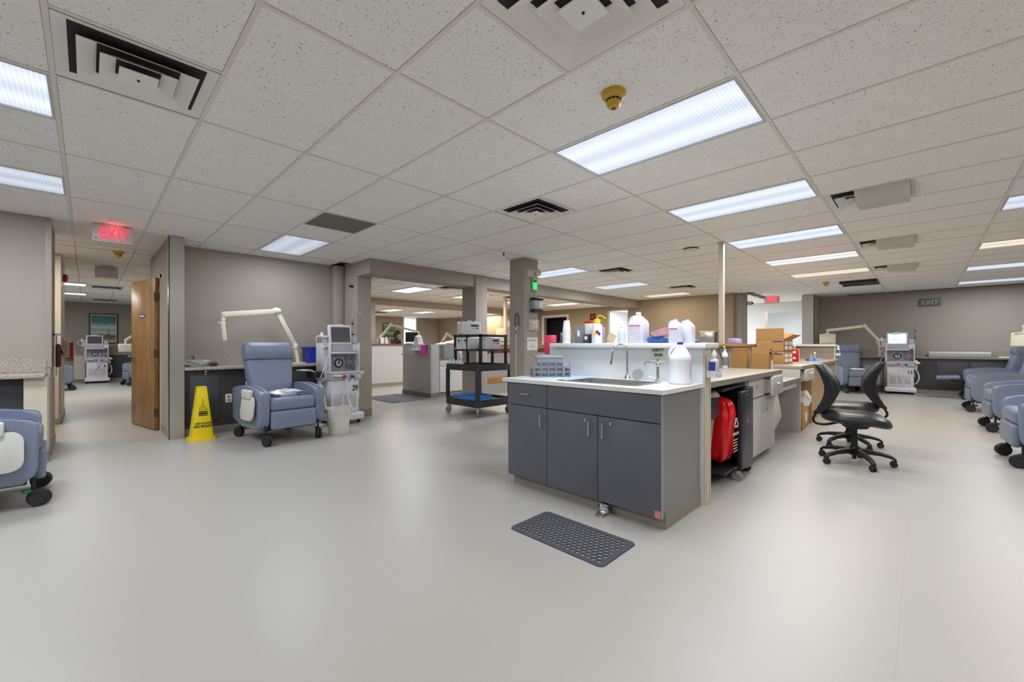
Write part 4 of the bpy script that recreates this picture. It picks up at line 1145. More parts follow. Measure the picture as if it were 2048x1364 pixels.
# gallon jug of cleaner on the worktop
M_jug = mat('milky_polyethylene', (226, 228, 236), 0.3, var=0.02)
def round_jug(label, loc, rz, h=0.30, r=0.078, capm=None, lab=None, m=None, name='gallon_jug'):
    t = thing(name, label, 'jug', loc, rz)
    m = m or M_jug
    k = h / 0.30
    MB().lathe([(r * 0.9, 0), (r, 0.008 * k), (r, 0.03 * k), (r * 0.975, 0.036 * k), (r * 0.975, 0.165 * k), (r, 0.172 * k), (r, 0.185 * k), (r * 0.93, 0.205 * k), (r * 0.62, 0.25 * k), (r * 0.30, 0.280 * k), (r * 0.28, 0.287 * k)], n=36).obj('body', m, t)
    MB().tube([(0.0, r * 0.36, 0.272 * k), (0.0, r * 0.72, 0.262 * k), (0.0, r * 1.0, 0.225 * k), (0.0, r * 0.95, 0.185 * k)], 0.011, 10, 4).obj('grip', m, t)
    MB().cyl((0, 0, 0.284 * k), (0, 0, 0.305 * k), 0.022, 0.021, n=24).obj('cap', capm or M_blue, t)
    if lab:
        lb = MB()
        rr_ = []
        for a in [R(-140 + 100 * q / 12) for q in range(13)]:
            rr_.append((Vector((r * 1.0 * math.cos(a), r * 1.0 * math.sin(a), 0.045 * k)), Vector((r * 1.0 * math.cos(a), r * 1.0 * math.sin(a), 0.155 * k))))
        lo_, hi_ = lb.ring([p for p, q in rr_]), lb.ring([q for p, q in rr_])
        lb.bridge(lo_, hi_, False)
        lb.obj('label_sheet', lab, t)
    return t
jg = round_jug('white gallon jug with blue cap standing on the sink worktop', (3.05, 1.268, 0.906), R(45), lab=mat('jug_label', (200, 204, 226), 0.4, var=0.1, scale=30))

# grey crate holding a bin
cr = thing('grey_crate', 'grey slotted plastic crate on the blue pad by the sink', 'crate', (2.93, 2.40, 0.910), R(-42))
cr.scale = (1.15, 1.15, 1.15)
def lattice(p0, p1, h, nx, nz, th, drop=0.0):
    """openwork wall between two plan points"""
    a, b = Vector((p0[0], p0[1], 0)), Vector((p1[0], p1[1], 0))
    d = (b - a).normalized(); n = Vector((-d.y, d.x, 0)) * th / 2
    L = (b - a).length
    m = MB()
    def bar(s0, s1, z0, z1):
        q = [a + d * s0 - n, a + d * s1 - n, a + d * s1 + n, a + d * s0 + n]
        m.loft([[v + Vector((0, 0, z0)) for v in q], [v + Vector((0, 0, z1)) for v in q]])
    for i in range(nx + 1):
        s = L * i / nx
        bar(max(0, s - 0.004), min(L, s + 0.004), 0, h)
    for j in range(nz + 1):
        z = h * j / nz
        bar(0, L, max(0, z - 0.005), min(h, z + 0.005))
    return m
M_crate = mat('grey_crate_plastic', (146, 150, 156), 0.4)
for p0, p1, h in (((-0.14, -0.10), (0.14, -0.10), 0.115), ((0.14, -0.10), (0.14, 0.10), 0.06), ((0.14, 0.10), (-0.14, 0.10), 0.06), ((-0.14, 0.10), (-0.14, -0.10), 0.06)):
    lattice(p0, p1, h, 5, 3 if h > 0.1 else 2, 0.008).obj('lattice_wall', M_crate, cr)
MB().box((-0.14, -0.10, 0), (0.14, 0.10, 0.008)).obj('floor_panel', M_crate, cr)
gb = thing('grey_bin', 'plain grey plastic bin with yellow label standing in the crate', 'bin', (2.905, 2.395, 0.921), R(-42))
gb.scale = (1.12, 1.12, 1.12)
MB().box((-0.10, -0.075, 0), (0.10, 0.085, 0.15), 0.008).obj('body', mat('grey_bin_plastic', (140, 146, 154), 0.4), gb)
MB().box((-0.106, -0.08, 0.135), (0.106, 0.09, 0.155), 0.006).obj('rim', mat('grey_bin_plastic2', (150, 156, 164), 0.4), gb)
MB().box((-0.102, -0.02, 0.05), (-0.10, 0.03, 0.09)).obj('label_sheet', M_paper, gb); MB().box((-0.1035, -0.015, 0.055), (-0.102, 0.025, 0.068)).obj('label_stripe', M_yellow, gb)
pad = tag(MB().box((2.70, 2.05, 0.9052), (3.19, 2.59, 0.908)).obj('blue_pad', mat('pale_blue_underpad', (196, 216, 236), 0.8)), 'thin pale blue absorbent pad under the crate', 'pad')

# anti-fatigue mat with drain holes
mt = thing('rubber_mat', 'dark grey rubber drain mat full of round holes', 'floor mat', (2.11, 1.565, 0))
MW, ML, B = 0.385, 0.70, 0.030
M_mat = mat('dark_grey_rubber', (74, 76, 84), 0.55, var=0.08)
mb = MB()
nr, nc = 10, 18
cw, ch = (ML - 2 * B) / nc, (MW - 2 * B) / nr
def hole(x0, x1, y0, y1, solid=False):
    z0, z1 = 0.0, 0.007
    if solid:
        mb.box((x0, y0, z0), (x1, y1, z1)); return
    xm, ym = (x0 + x1) / 2, (y0 + y1) / 2
    out = [(x1, ym), (x1, y1), (xm, y1), (x0, y1), (x0, ym), (x0, y0), (xm, y0), (x1, y0)]
    r = min(x1 - x0, y1 - y0) * 0.42
    inn = [(xm + r * math.cos(PI * k / 4), ym + r * math.sin(PI * k / 4)) for k in range(8)]
    ot_, it_, ib_ = mb.ring([Vector((x, y, z1)) for x, y in out]), mb.ring([Vector((x, y, z1)) for x, y in inn]), mb.ring([Vector((x, y, z0)) for x, y in inn])
    mb.bridge(ot_, it_); mb.bridge(it_, ib_)
for r_ in range(nr):
    x0 = -MW / 2 + B + r_ * ch
    off = (r_ % 2) * cw / 2
    for c_ in range(nc - (r_ % 2)):
        y0 = -ML / 2 + B + off + c_ * cw
        hole(x0, x0 + ch, y0, y0 + cw)
    if r_ % 2:
        hole(x0, x0 + ch, -ML / 2 + B, -ML / 2 + B + cw / 2, True)
        hole(x0, x0 + ch, ML / 2 - B - cw / 2, ML / 2 - B, True)
mb.obj('perforated_field', M_mat, mt, 0)
bd = MB()
o = rrect(MW, ML, 0.035, 5); i_ = [(max(-MW / 2 + B, min(MW / 2 - B, x)), max(-ML / 2 + B, min(ML / 2 - B, y))) for x, y in o]
r0, r1, r2 = bd.ring([Vector((x, y, 0.0)) for x, y in o]), bd.ring([Vector((x * 0.985, y * 0.992, 0.007)) for x, y in o]), bd.ring([Vector((x, y, 0.007)) for x, y in i_])
bd.bridge(r0, r1); bd.bridge(r1, r2)
bmesh.ops.remove_doubles(bd.bm, verts=bd.bm.verts, dist=1e-5)
bd.obj('border', M_mat, mt)

# ================================================================ desk run behind the island
M_desktop = mat('taupe_desktop', (164, 152, 136), 0.35, var=0.04, scale=20)
M_deskedge = mat('taupe_desk_edge', (140, 130, 118), 0.4)
M_cab = mat('pale_grey_cabinet', (196, 192, 188), 0.42, var=0.02)
dk = thing('desk_counter', 'taupe laminate counter running back from the sink half wall', 'counter', (0, 0, 0))
MB().box((3.33, 1.165, 0.862), (5.62, 1.86, 0.905), 0.003).obj('top', M_desktop, dk)
MB().box((3.33, 1.155, 0.860), (5.62, 1.165, 0.905)).obj('edge_band', M_deskedge, dk)
MB().box((3.34, 1.84, 0.0), (4.48, 1.86, 0.86)).obj('back_panel', mat('grey_modesty_panel', (128, 124, 118), 0.6), dk)
c1 = thing('drawer_cabinet', 'pale grey desk cabinet with two drawers, one pulled open', 'cabinet', (0, 0, 0))
MB().box((4.47, 1.225, 0.08), (5.52, 1.835, 0.855)).obj('carcass', M_cab, c1)
MB().box((4.47, 1.28, 0.0), (5.52, 1.82, 0.08)).obj('toe_kick', M_cove, c1)
def front_y(y, x0, x1, z0, z1, m, name, parent, th=0.02, gap=0.002):
    return MB().box((x0 + gap, y, z0 + gap), (x1 - gap, y + th, z1 - gap), 0.002).obj(name, m, parent)
d = front_y(1.203, 4.50, 5.06, 0.655, 0.85, M_cab, 'drawer_front', c1)
bar_handle(d, (4.80, 1.203, 0.775), (1, 0, 0), 0.10, (0, -1, 0))
d = MB().box((5.07, 1.125, 0.655), (5.52, 1.145, 0.85), 0.002).obj('open_drawer_front', M_cab, c1)
MB().box((5.10, 1.145, 0.68), (5.12, 1.222, 0.82)).box((5.47, 1.145, 0.68), (5.49, 1.222, 0.82)).box((5.12, 1.145, 0.68), (5.47, 1.222, 0.69)).obj('drawer_box', M_cream, d)
bar_handle(d, (5.30, 1.125, 0.775), (1, 0, 0), 0.11, (0, -1, 0))
for x0, x1, hx in ((4.50, 5.00, 4.95), (5.00, 5.50, 5.06)):
    d = front_y(1.203, x0, x1, 0.06, 0.645, M_cab, 'door', c1)
    bar_handle(d, (hx, 1.203, 0.54), (0, 0, 1), 0.105, (0, -1, 0))
MB().box((4.48, 1.223, 0.648), (5.52, 1.226, 0.655)).obj('shadow_rail', M_ink, c1)
ld_ = thing('low_desk', 'low taupe writing desk between two taller counters', 'desk', (0, 0, 0))
MB().box((5.63, 1.165, 0.720), (6.74, 1.86, 0.758), 0.003).obj('top', M_desktop, ld_)
MB().box((5.63, 1.155, 0.718), (6.74, 1.165, 0.758)).obj('edge_band', M_deskedge, ld_)
front_y(1.21, 5.66, 6.72, 0.625, 0.715, M_cab, 'apron_drawer', ld_)
MB().box((5.64, 1.80, 0.0), (6.74, 1.84, 0.72)).obj('modesty_panel', M_cab, ld_)
c2 = thing('far_counter', 'taupe counter past the low desk with open drawer and tan end panels', 'counter', (0, 0, 0))
MB().box((6.75, 1.165, 0.862), (10.40, 1.86, 0.905), 0.003).obj('top', M_desktop, c2)
MB().box((6.75, 1.155, 0.860), (10.40, 1.165, 0.905)).obj('edge_band', M_deskedge, c2)
MB().box((6.75, 1.18, 0.0), (6.79, 1.85, 0.86)).obj('end_panel', M_cab, c2)
M_tan = mat('tan_panel', (178, 150, 112), 0.5)
MB().box((7.72, 1.20, 0.0), (7.78, 1.85, 0.86)).obj('end_panel', M_tan, c2)
MB().box((7.78, 1.24, 0.0), (10.38, 1.85, 0.86)).obj('tan_carcass', M_tan, c2)
MB().box((6.80, 1.22, 0.67), (7.71, 1.80, 0.69)).obj('drawer_shelf', M_cab, c2)
d = MB().box((6.82, 1.12, 0.70), (7.42, 1.14, 0.855), 0.002).obj('open_drawer_front', M_cab, c2)
MB().box((6.86, 1.14, 0.71), (6.88, 1.30, 0.83)).box((7.36, 1.14, 0.71), (7.38, 1.30, 0.83)).box((6.88, 1.14, 0.71), (7.36, 1.30, 0.72)).obj('drawer_box', M_cream, d)
bar_handle(d, (7.12, 1.12, 0.80), (1, 0, 0), 0.12, (0, -1, 0))
# leaning panel
lp = thing('leaning_panel', 'cream tray top leaning in the knee space under the low desk', 'panel', (5.95, 1.38, 0), 0)
Ml = Matrix.Translation((0, 0, 0.0)) @ Matrix.Rotation(R(14), 4, 'X')
MB().prism([(-0.35, 0.02), (0.10, 0.02), (0.36, 0.26), (0.34, 0.30), (-0.28, 0.66), (-0.35, 0.62)], 'y', -0.012, 0.012, 0.006, 2, M=Ml).obj('board', M_ivory, lp)

# back half wall of the desk run
pb = thing('wall_pony_desk', 'grey half wall along the back of the desk run', 'half wall', kind='structure')
MB().box((3.33, 1.87, 0), (10.5, 1.97, 1.165)).box((10.4, 1.25, 0), (10.5, 1.87, 1.165)).obj('wall_panel', mat('grey_taupe_panel', (150, 143, 134), 0.6, var=0.03), pb)
MB().box((10.39, 1.235, 0), (10.51, 1.25, 1.165)).obj('end_post', M_cream, pb)
MB().box((3.43, 1.83, 1.166), (8.60, 2.02, 1.205), 0.004).obj('oak_cap', woodmat('oak_cap', (184, 132, 66), (160, 108, 48), (0.6, 6, 6)), pb)
MB().prism([(8.62, 1.82), (10.34, 1.82), (10.34, 1.22), (10.56, 1.22), (10.56, 2.03), (8.62, 2.03)], 'z', 1.166, 1.206).obj('white_cap', M_white, pb)
sp = thing('service_pole', 'slim cream service pole rising from the half wall to the ceiling', 'pole', (5.96, 1.92, 1.206))
MB().box((-0.030, -0.030, 0), (0.030, 0.030, ZC - 1.206), 0.004).obj('shaft', M_cream, sp)
MB().box((-0.012, -0.033, 0), (0.012, -0.029, ZC - 1.206)).obj('cover_strip', M_white, sp)
MB().box((-0.06, -0.05, ZC - 1.206 - 0.01), (0.06, 0.05, ZC - 1.206), 0.003).obj('ceiling_trim', M_cream, sp)
for x, m, l in ((6.31, mat('amber_plate', (206, 150, 40), 0.5), 'amber switch plate on the desk half wall'), (6.56, M_ivory, 'ivory switch plate on the desk half wall')):
    t = thing('switch_plate', l, 'switch', (x, 1.87, 1.06))
    MB().box((-0.038, -0.008, -0.058), (0.038, 0, 0.058), 0.004).obj('plate', m, t)
    MB().box((-0.006, -0.016, -0.012), (0.006, -0.008, 0.012), 0.002).obj('toggle', m, t)

# ================================================================ under-desk waste
gw = thing('slim_waste_bin', 'slim grey wheeled waste bin with black liner under the counter', 'waste bin', (3.535, 1.49, 0))
b = MB()
b.loft([[Vector((x, y, z)) for x, y in rrect(w, dd, 0.03, 4)] for w, dd, z in ((0.28, 0.40, 0.10), (0.29, 0.42, 0.14), (0.34, 0.52, 0.70))]).obj('body', mat('grey_bin', (142, 142, 142), 0.45), gw)
for x in (-0.10, 0.10):
    for y in (-0.15, 0.15):
        MB().cyl((x - 0.014, y, 0.042), (x + 0.014, y, 0.042), 0.042, n=16).box((x - 0.02, y - 0.015, 0.04), (x + 0.02, y + 0.015, 0.10)).obj('caster', M_black, gw)
rings = []
for w, dd, z, k in ((0.345, 0.525, 0.58, 0.01), (0.38, 0.55, 0.62, 0.02), (0.40, 0.55, 0.69, 0.02), (0.39, 0.56, 0.76, 0.02), (0.33, 0.48, 0.81, 0.02), (0.22, 0.34, 0.82, 0.02)):
    base = rrect(w, dd, 0.08, 5)
    rings.append([Vector((x * (1 + k * math.sin(9 * i + z * 40)) + (0.055 if z > 0.6 else 0.0), y * (1 + k * math.cos(7 * i + z * 30)), z + k * 0.5 * math.sin(i * 3))) for i, (x, y) in enumerate(base)])
MB().loft(rings).obj('black_liner', mat('black_film', (24, 24, 28), 0.32), gw)

bh = thing('biohazard_bag_stand', 'black wheeled stand holding an open red biohazard bag', 'bag stand', (4.20, 1.45, 0))
M_blk2 = mat('black_blue_enamel', (34, 37, 46), 0.35)
MB().box((-0.21, -0.33, 0.10), (0.0, -0.29, 0.78), 0.006).obj('front_panel', M_blk2, bh)
MB().box((0.004, -0.31, 0.06), (0.21, -0.27, 0.80), 0.006).obj('front_panel', mat('black_blue_enamel_two', (50, 54, 64), 0.35), bh)
MB().box((0.18, -0.27, 0.10), (0.21, 0.28, 0.80), 0.006).obj('side_panel', M_blk2, bh)
MB().box((-0.46, 0.24, 0.10), (0.21, 0.28, 0.80), 0.006).obj('side_panel', M_blk2, bh)
MB().box((-0.46, -0.27, 0.09), (0.21, 0.28, 0.12), 0.006).obj('base', M_blk2, bh)
MB().box((-0.40, -0.24, 0.785), (0.21, 0.28, 0.815), 0.01).obj('lid', M_blk2, bh)
for x, y, m in ((-0.20, -0.29, M_steel), (0.17, -0.26, M_black), (-0.40, 0.22, M_black), (0.17, 0.22, M_black)):
    o = MB().cyl((x - 0.012, y, 0.042), (x + 0.012, y, 0.042), 0.042, n=20).obj('wheel', M_rubber if m is not M_steel else M_grey, bh)
    MB().box((x - 0.02, y - 0.02, 0.05), (x + 0.02, y + 0.02, 0.09), 0.004).obj('fork', m, bh)
for z in (0.16, 0.26, 0.50, 0.74):
    MB().cyl((-0.04, -0.331, z), (-0.04, -0.335, z), 0.007, n=10).obj('rivet', M_steel, bh)
M_bag = mat('red_bag_film', (214, 24, 30), 0.2, var=0.12, scale=14, bump=0.25, bscale=22)
rings = []
for w, dd, z, k in ((0.14, 0.24, 0.17, 0.02), (0.21, 0.36, 0.19, 0.03), (0.23, 0.42, 0.34, 0.02), (0.22, 0.43, 0.55, 0.02), (0.20, 0.44, 0.59, 0.035), (0.16, 0.42, 0.63, 0.04), (0.15, 0.40, 0.74, 0.03)):
    base = rrect(w, dd, 0.06, 6, -0.208 - w / 2, -0.075)
    rings.append([Vector((x + k * 0.5 * math.sin(1.7 * i + z * 9), y + k * 0.5 * math.cos(2.3 * i + z * 11), z + k * 0.4 * math.sin(i))) for i, (x, y) in enumerate(base)])
bag = MB().loft(rings).obj('red_bag', M_bag, bh, 180)
bag.modifiers.new('sub', 'SUBSURF').levels = 2
bag.modifiers['sub'].render_levels = 2
sy = MB()
for a0 in (90, 210, 330):
    cx_, cz_ = 0.022 * math.cos(R(a0)), 0.022 * math.sin(R(a0))
    sy.tube([(cx_ + 0.022 * math.cos(R(a0 - 130 + 260 * k / 10)), 0, cz_ + 0.022 * math.sin(R(a0 - 130 + 260 * k / 10))) for k in range(11)], 0.004, 5)
sy.obj('biohazard_symbol', mat('pale_print', (240, 214, 206), 0.6), bh, loc=(-0.31, -0.315, 0.52), rot=(0, 0, 0))
text('BIOHAZARD', 0.036, mat('pale_print', (240, 214, 206), 0.6), bh, (-0.31, -0.312, 0.43), FRONT, sx=0.75)
for k in range(5):
    MB().box((-0.37, -0.3105, 0.28 + k * 0.024), (-0.26 - 0.015 * (k % 2), -0.3095, 0.288 + k * 0.024)).obj('print_line', mat('pale_print', (240, 214, 206), 0.6), bh)

# ================================================================ cartons
def carton(label, loc, size, rz=0.0, flaps=None, name='cardboard_box', group=None, labels=None):
    t = thing(name, label, 'cardboard box', loc, rz, group)
    w, d, h = size
    if flaps is None:
        MB().box((-w / 2, -d / 2, 0), (w / 2, d / 2, h), 0.003).obj('body', M_card, t)
        MB().box((-w / 2 - 0.001, -0.02, h - 0.06), (-w / 2 + 0.001, 0.02, h)).box((-w / 2, -0.02, h), (w / 2, 0.02, h + 0.001)).obj('tape', mat('tan_tape', (190, 150, 98), 0.3), t)
    else:
        th = 0.005
        MB().box((-w / 2, -d / 2, 0), (w / 2, d / 2, th)).box((-w / 2, -d / 2, 0), (-w / 2 + th, d / 2, h)).box((w / 2 - th, -d / 2, 0), (w / 2, d / 2, h)).box((-w / 2, -d / 2, 0), (w / 2, -d / 2 + th, h)).box((-w / 2, d / 2 - th, 0), (w / 2, d / 2, h)).obj('body', M_card, t)
        for side, ang, L in flaps:
            if side in '+x-x':
                s = 1 if side == '+x' else -1
                Mx = Matrix.Translation((s * w / 2, 0, h)) @ Matrix.Rotation(s * R(ang), 4, 'Y')
                MB().box((-0.0025, -d / 2 + 0.003, 0), (0.0025, d / 2 - 0.003, L), M=Mx).obj('flap', M_card, t)
            else:
                s = 1 if side == '+y' else -1
                Mx = Matrix.Translation((0, s * d / 2, h)) @ Matrix.Rotation(-s * R(ang), 4, 'X')
                MB().box((-w / 2 + 0.003, -0.0025, 0), (w / 2 - 0.003, 0.0025, L), M=Mx).obj('flap', M_card, t)
    for face, u, z, lw, lh, m in (labels or []):
        if face == '-y': MB().box((u - lw / 2, -d / 2 - 0.002, z - lh / 2), (u + lw / 2, -d / 2, z + lh / 2)).obj('label_sheet', m, t)
        else: MB().box((-w / 2 - 0.002, u - lw / 2, z - lh / 2), (-w / 2, u + lw / 2, z + lh / 2)).obj('label_sheet', m, t)
    return t
L4 = [('-y', -0.13, 0.125, 0.20, 0.05, M_paper), ('-y', 0.13, 0.125, 0.20, 0.05, M_paper), ('-y', -0.13, 0.055, 0.20, 0.05, M_paper), ('-y', 0.13, 0.055, 0.20, 0.05, M_paper), ('-x', -0.10, 0.15, 0.12, 0.018, M_inkblue), ('-x', 0.02, 0.03, 0.10, 0.016, M_inkblue)]
carton('lower closed carton with white label squares stacked on the far counter', (7.46, 1.635, 0.906), (0.55, 0.37, 0.185), 0, labels=L4, group='printed supply cartons')
t = carton('upper open carton with raised flap stacked on a closed carton', (7.46, 1.635, 1.093), (0.55, 0.37, 0.185), 0, flaps=[('-x', 4, 0.16), ('+x', 50, 0.15), ('+y', -35, 0.10), ('-y', 60, 0.13)], labels=L4, group='printed supply cartons')
text('PTS', 0.06, M_inkblue, t, (-0.28, 0.0, 0.26), (R(90), 0, R(-90)))
carton('plain brown carton with folded lid on the low desk against the half wall', (6.03, 1.70, 0.759), (0.20, 0.18, 0.36), R(4), flaps=[('-x', 8, 0.03), ('+x', -20, 0.03)])
carton('smaller brown carton with tapering raised flap on the low desk', (6.00, 1.45, 0.759), (0.20, 0.20, 0.31), R(2), flaps=[('-x', -12, 0.10), ('+x', -60, 0.08), ('+y', -60, 0.07), ('-y', 60, 0.07)], labels=[('-y', 0.04, 0.15, 0.10, 0.18, M_paper)])
carton('lower brown carton on the floor under the far counter', (7.24, 1.42, 0), (0.66, 0.44, 0.30), R(3), labels=[('-y', 0.05, 0.15, 0.16, 0.14, M_paper)])
carton('upper brown carton with a lifted flap under the far counter', (7.20, 1.50, 0.302), (0.58, 0.30, 0.27), R(3), flaps=[('-x', -65, 0.15), ('+x', -70, 0.15), ('-y', 35, 0.09), ('+y', -60, 0.12)], labels=[('-y', 0.05, 0.12, 0.16, 0.12, M_paper)])
crumple('paper_bundle', 'bundle of crumpled white paper on the cartons under the far counter', 'paper', (7.43, 1.25, 0.302), (0.17, 0.085, 0.22), mat('white_tissue', (236, 235, 232), 0.8, bump=0.4, bscale=25), 11)

# ================================================================ counter things behind the sink
t = thing('wipes_tub', 'red and white wipes carton beside the printed cartons', 'carton', (8.55, 1.58, 0.906), R(5))
MB().box((-0.06, -0.07, 0), (0.06, 0.07, 0.22), 0.003).obj('body', M_red, t)
MB().box((0.0, -0.072, 0.0), (0.062, 0.072, 0.221)).obj('white_side', M_paper, t)
for z in (0.06, 0.16):
    MB().cyl((-0.0605, -0.01, z), (-0.0625, -0.01, z), 0.022, n=18).obj('round_print', M_paper, t)
t = thing('lidded_cup', 'pale blue wipes canister standing behind the red carton', 'canister', (8.75, 1.70, 0.906))
MB().lathe([(0.065, 0), (0.065, 0.20), (0.07, 0.205), (0.07, 0.225), (0.05, 0.235)], n=24).obj('canister', mat('pale_blue_plastic', (120, 170, 210), 0.4), t)
MB().ell((0, 0, 0.255), (0.045, 0.045, 0.03)).obj('lid_dome', mat('periwinkle', (120, 120, 210), 0.5), t)
t = thing('blue_dustpan', 'bright blue hand scoop with white handle on the far counter', 'scoop', (9.15, 1.40, 0.906), R(20))
MB().prism([(-0.16, 0.0), (0.16, 0.0), (0.12, 0.03), (-0.10, 0.05)], 'y', -0.09, 0.09, 0.004, M=None).obj('pan', mat('bright_blue', (36, 116, 190), 0.4), t)
MB().tube([(-0.10, 0, 0.04), (-0.20, 0.02, 0.11), (-0.27, 0.03, 0.15)], 0.014, 8, 3).obj('handle', M_paper, t)
MB().tube([(0.12, 0, 0.02), (0.25, -0.02, 0.07), (0.34, -0.03, 0.10)], 0.008, 8, 3).obj('strap', mat('tan_strap', (170, 150, 130), 0.6), t)

def pump_bottle(label, loc, rz, h=0.2, r=0.035, m=None, band=None, name='pump_bottle'):
    t = thing(name, label, 'bottle', loc, rz)
    MB().lathe([(r * 0.92, 0), (r, 0.006), (r, h * 0.68), (r * 0.8, h * 0.78), (r * 0.34, h * 0.86), (r * 0.32, h * 0.92)], n=26).obj('body', m or M_plwhite, t)
    MB().cyl((0, 0, h * 0.90), (0, 0, h * 0.98), r * 0.42, r * 0.36).obj('collar', M_plwhite, t)
    MB().cyl((0, 0, h * 0.97), (0, 0, h * 1.10), r * 0.14).tube([(0, 0, h * 1.10), (0, -r * 0.6, h * 1.11), (0, -r * 1.1, h * 1.06)], r * 0.17, 8).obj('pump', M_plwhite, t)
    if band: MB().lathe([(r * 1.012, h * 0.14), (r * 1.012, h * 0.58)], n=26, caps=False).obj('label_band', band, t)
    return t
pump_bottle('white lotion bottle with dark label on the counter by the half wall', (5.45, 1.72, 0.906), R(-90), 0.24, 0.035, band=mat('grey_label', (120, 122, 124), 0.5, var=0.5, scale=25))
hs = thing('sanitizer_dispenser', 'clear hand sanitizer bottle in a bracket on the half wall end', 'dispenser', (3.27, 1.145, 0.95))
MB().box((-0.045, -0.075, 0), (0.045, 0.0, 0.010), 0.003).box((-0.045, -0.006, 0), (0.045, 0, 0.16), 0.003).box((-0.045, -0.078, 0.0), (0.045, -0.072, 0.04), 0.003).box((-0.047, -0.07, 0.0), (-0.043, 0, 0.05)).box((0.043, -0.07, 0.0), (0.047, 0, 0.05)).obj('bracket', mat('clear_bracket', (226, 230, 234), 0.1, alpha=0.75), hs)
MB().box((-0.036, -0.066, 0.012), (0.036, -0.012, 0.135), 0.014, 3).obj('bottle', mat('clear_gel', (224, 228, 236), 0.15, alpha=0.85), hs)
for q in (-0.0365, 0.034):
    MB().box((q, -0.060, 0.035), (q + 0.0025, -0.018, 0.115)).obj('purple_label', mat('purple_label', (66, 58, 140), 0.5), hs)
MB().cyl((0, -0.04, 0.135), (0, -0.04, 0.155), 0.014).lathe([(0.018, 0.155), (0.018, 0.175), (0.008, 0.195), (0.006, 0.205)], c=(0, -0.04, 0), n=18).obj('pump_cap', M_plwhite, hs)
dup(hs, 'sanitizer bottle in a bracket on the far end post of the half wall', (10.45, 1.232, 0.98), 0)

# ================================================================ things on the ledge behind the sink
ZL = 1.207
t = thing('foam_cup_stack', 'tall upside down stack of white foam cups on the ledge', 'cups', (3.27, 2.47, ZL))
for k in range(7):
    z = k * 0.020
    MB().lathe([(0.040, z), (0.0405, z + 0.006), (0.038, z + 0.010), (0.029, z + 0.095), (0.026, z + 0.1)], n=26).obj('foam_cup', mat('foam_white', (238, 238, 238), 0.7), t)
wb = thing('wash_bottle', 'white squeeze wash bottle with yellow cap and hazard diamond on the ledge', 'bottle', (3.27, 2.125, ZL))
MB().lathe([(0.046, 0), (0.048, 0.005), (0.048, 0.155), (0.044, 0.168), (0.028, 0.178), (0.027, 0.19)], n=30).obj('body', M_plwhite, wb)
MB().lathe([(0.031, 0.185), (0.031, 0.212), (0.026, 0.218)], n=24).obj('cap', M_yellow, wb)
MB().tube([(0, 0, 0.215), (0.003, -0.005, 0.238), (0.01, -0.02, 0.252), (0.02, -0.045, 0.245), (0.035, -0.075, 0.222)], 0.0045, 8, 4).obj('spout', M_yellow, wb)
for dy, dz, m in ((0, 0.013, M_red), (0.013, 0, M_blue), (-0.013, 0, M_yellow), (0, -0.013, M_paper)):
    # hazard diamond printed on the side that faces the sink
    a = R(215)
    c_ = Vector((0.0482 * math.cos(a), 0.0482 * math.sin(a), 0.083))
    tng = Vector((math.sin(a), -math.cos(a), 0))
    q = MB()
    ctr = c_ + tng * (-dy) * 1.45 + Vector((0, 0, dz * 1.45)) + Vector((math.cos(a), math.sin(a), 0)) * 0.0012
    s_ = 0.0185
    def wrap(v):
        an = a + (v - c_).dot(Vector((-math.sin(a), math.cos(a), 0))) / 0.0482
        return Vector((0.0490 * math.cos(an), 0.0490 * math.sin(an), v.z))
    q.cap(q.ring([wrap(ctr + Vector((0, 0, s_))), wrap(ctr + tng * s_), wrap(ctr - Vector((0, 0, s_))), wrap(ctr - tng * s_)]))
    q.obj('hazard_diamond', m, wb, 0)
M_milk = mat('translucent_jug', (216, 218, 230), 0.25, var=0.03, alpha=0.93)
def square_jug(label, loc, rz, h=0.27, w=0.155, lab=None, tint=None, cap=True):
    t = thing('square_jug', label, 'jug', loc, rz)
    k = h / 0.27
    secs = [(w * 0.94, 0.0), (w, 0.01 * k), (w, 0.17 * k), (w * 0.9, 0.195 * k), (w * 0.45, 0.235 * k), (w * 0.27, 0.245 * k), (w * 0.26, 0.262 * k)]
    MB().loft([[Vector((x, y, z)) for x, y in rrect(s, s, s * 0.22, 4)] for s, z in secs]).obj('body', tint or M_milk, t)
    MB().tube([(0, w * 0.2, 0.238 * k), (0, w * 0.46, 0.225 * k), (0, w * 0.53, 0.19 * k), (0, w * 0.50, 0.15 * k)], 0.012, 8, 4).obj('grip', tint or M_milk, t)
    if cap: MB().cyl((0, 0, 0.258 * k), (0, 0, 0.275 * k), w * 0.155, n=20).obj('cap', M_plwhite, t)
    if lab:
        MB().box((-w / 2 - 0.001, -w * 0.36, 0.03 * k), (-w / 2 + 0.001, w * 0.36, 0.15 * k)).obj('label_sheet', mat('printed_label', (206, 200, 210), 0.5, var=0.35, scale=70), t)
        MB().box((-w / 2 - 0.0015, -w * 0.36, 0.148 * k), (-w / 2 + 0.0008, w * 0.36, 0.158 * k)).obj('label_stripe', lab, t)
    return t
square_jug('milky gallon jug with pink label strip standing alone on the ledge', (3.28, 1.72, ZL), R(0), 0.255, 0.145, mat('magenta_strip', (206, 70, 170), 0.5))
square_jug('milky gallon jug with red label strip, front of the jug pair on the ledge', (3.22, 1.375, ZL), R(0), 0.19, 0.088, M_red, cap=False)
square_jug('plain milky gallon jug, back of the jug pair on the ledge', (3.33, 1.325, ZL), R(0), 0.19, 0.095, None, cap=False)
pump_bottle('small clear bottle with black spout in front of the pink striped jug', (3.21, 1.84, ZL), R(200), 0.15, 0.034, mat('clear_bottle', (226, 230, 236), 0.12, alpha=0.75))
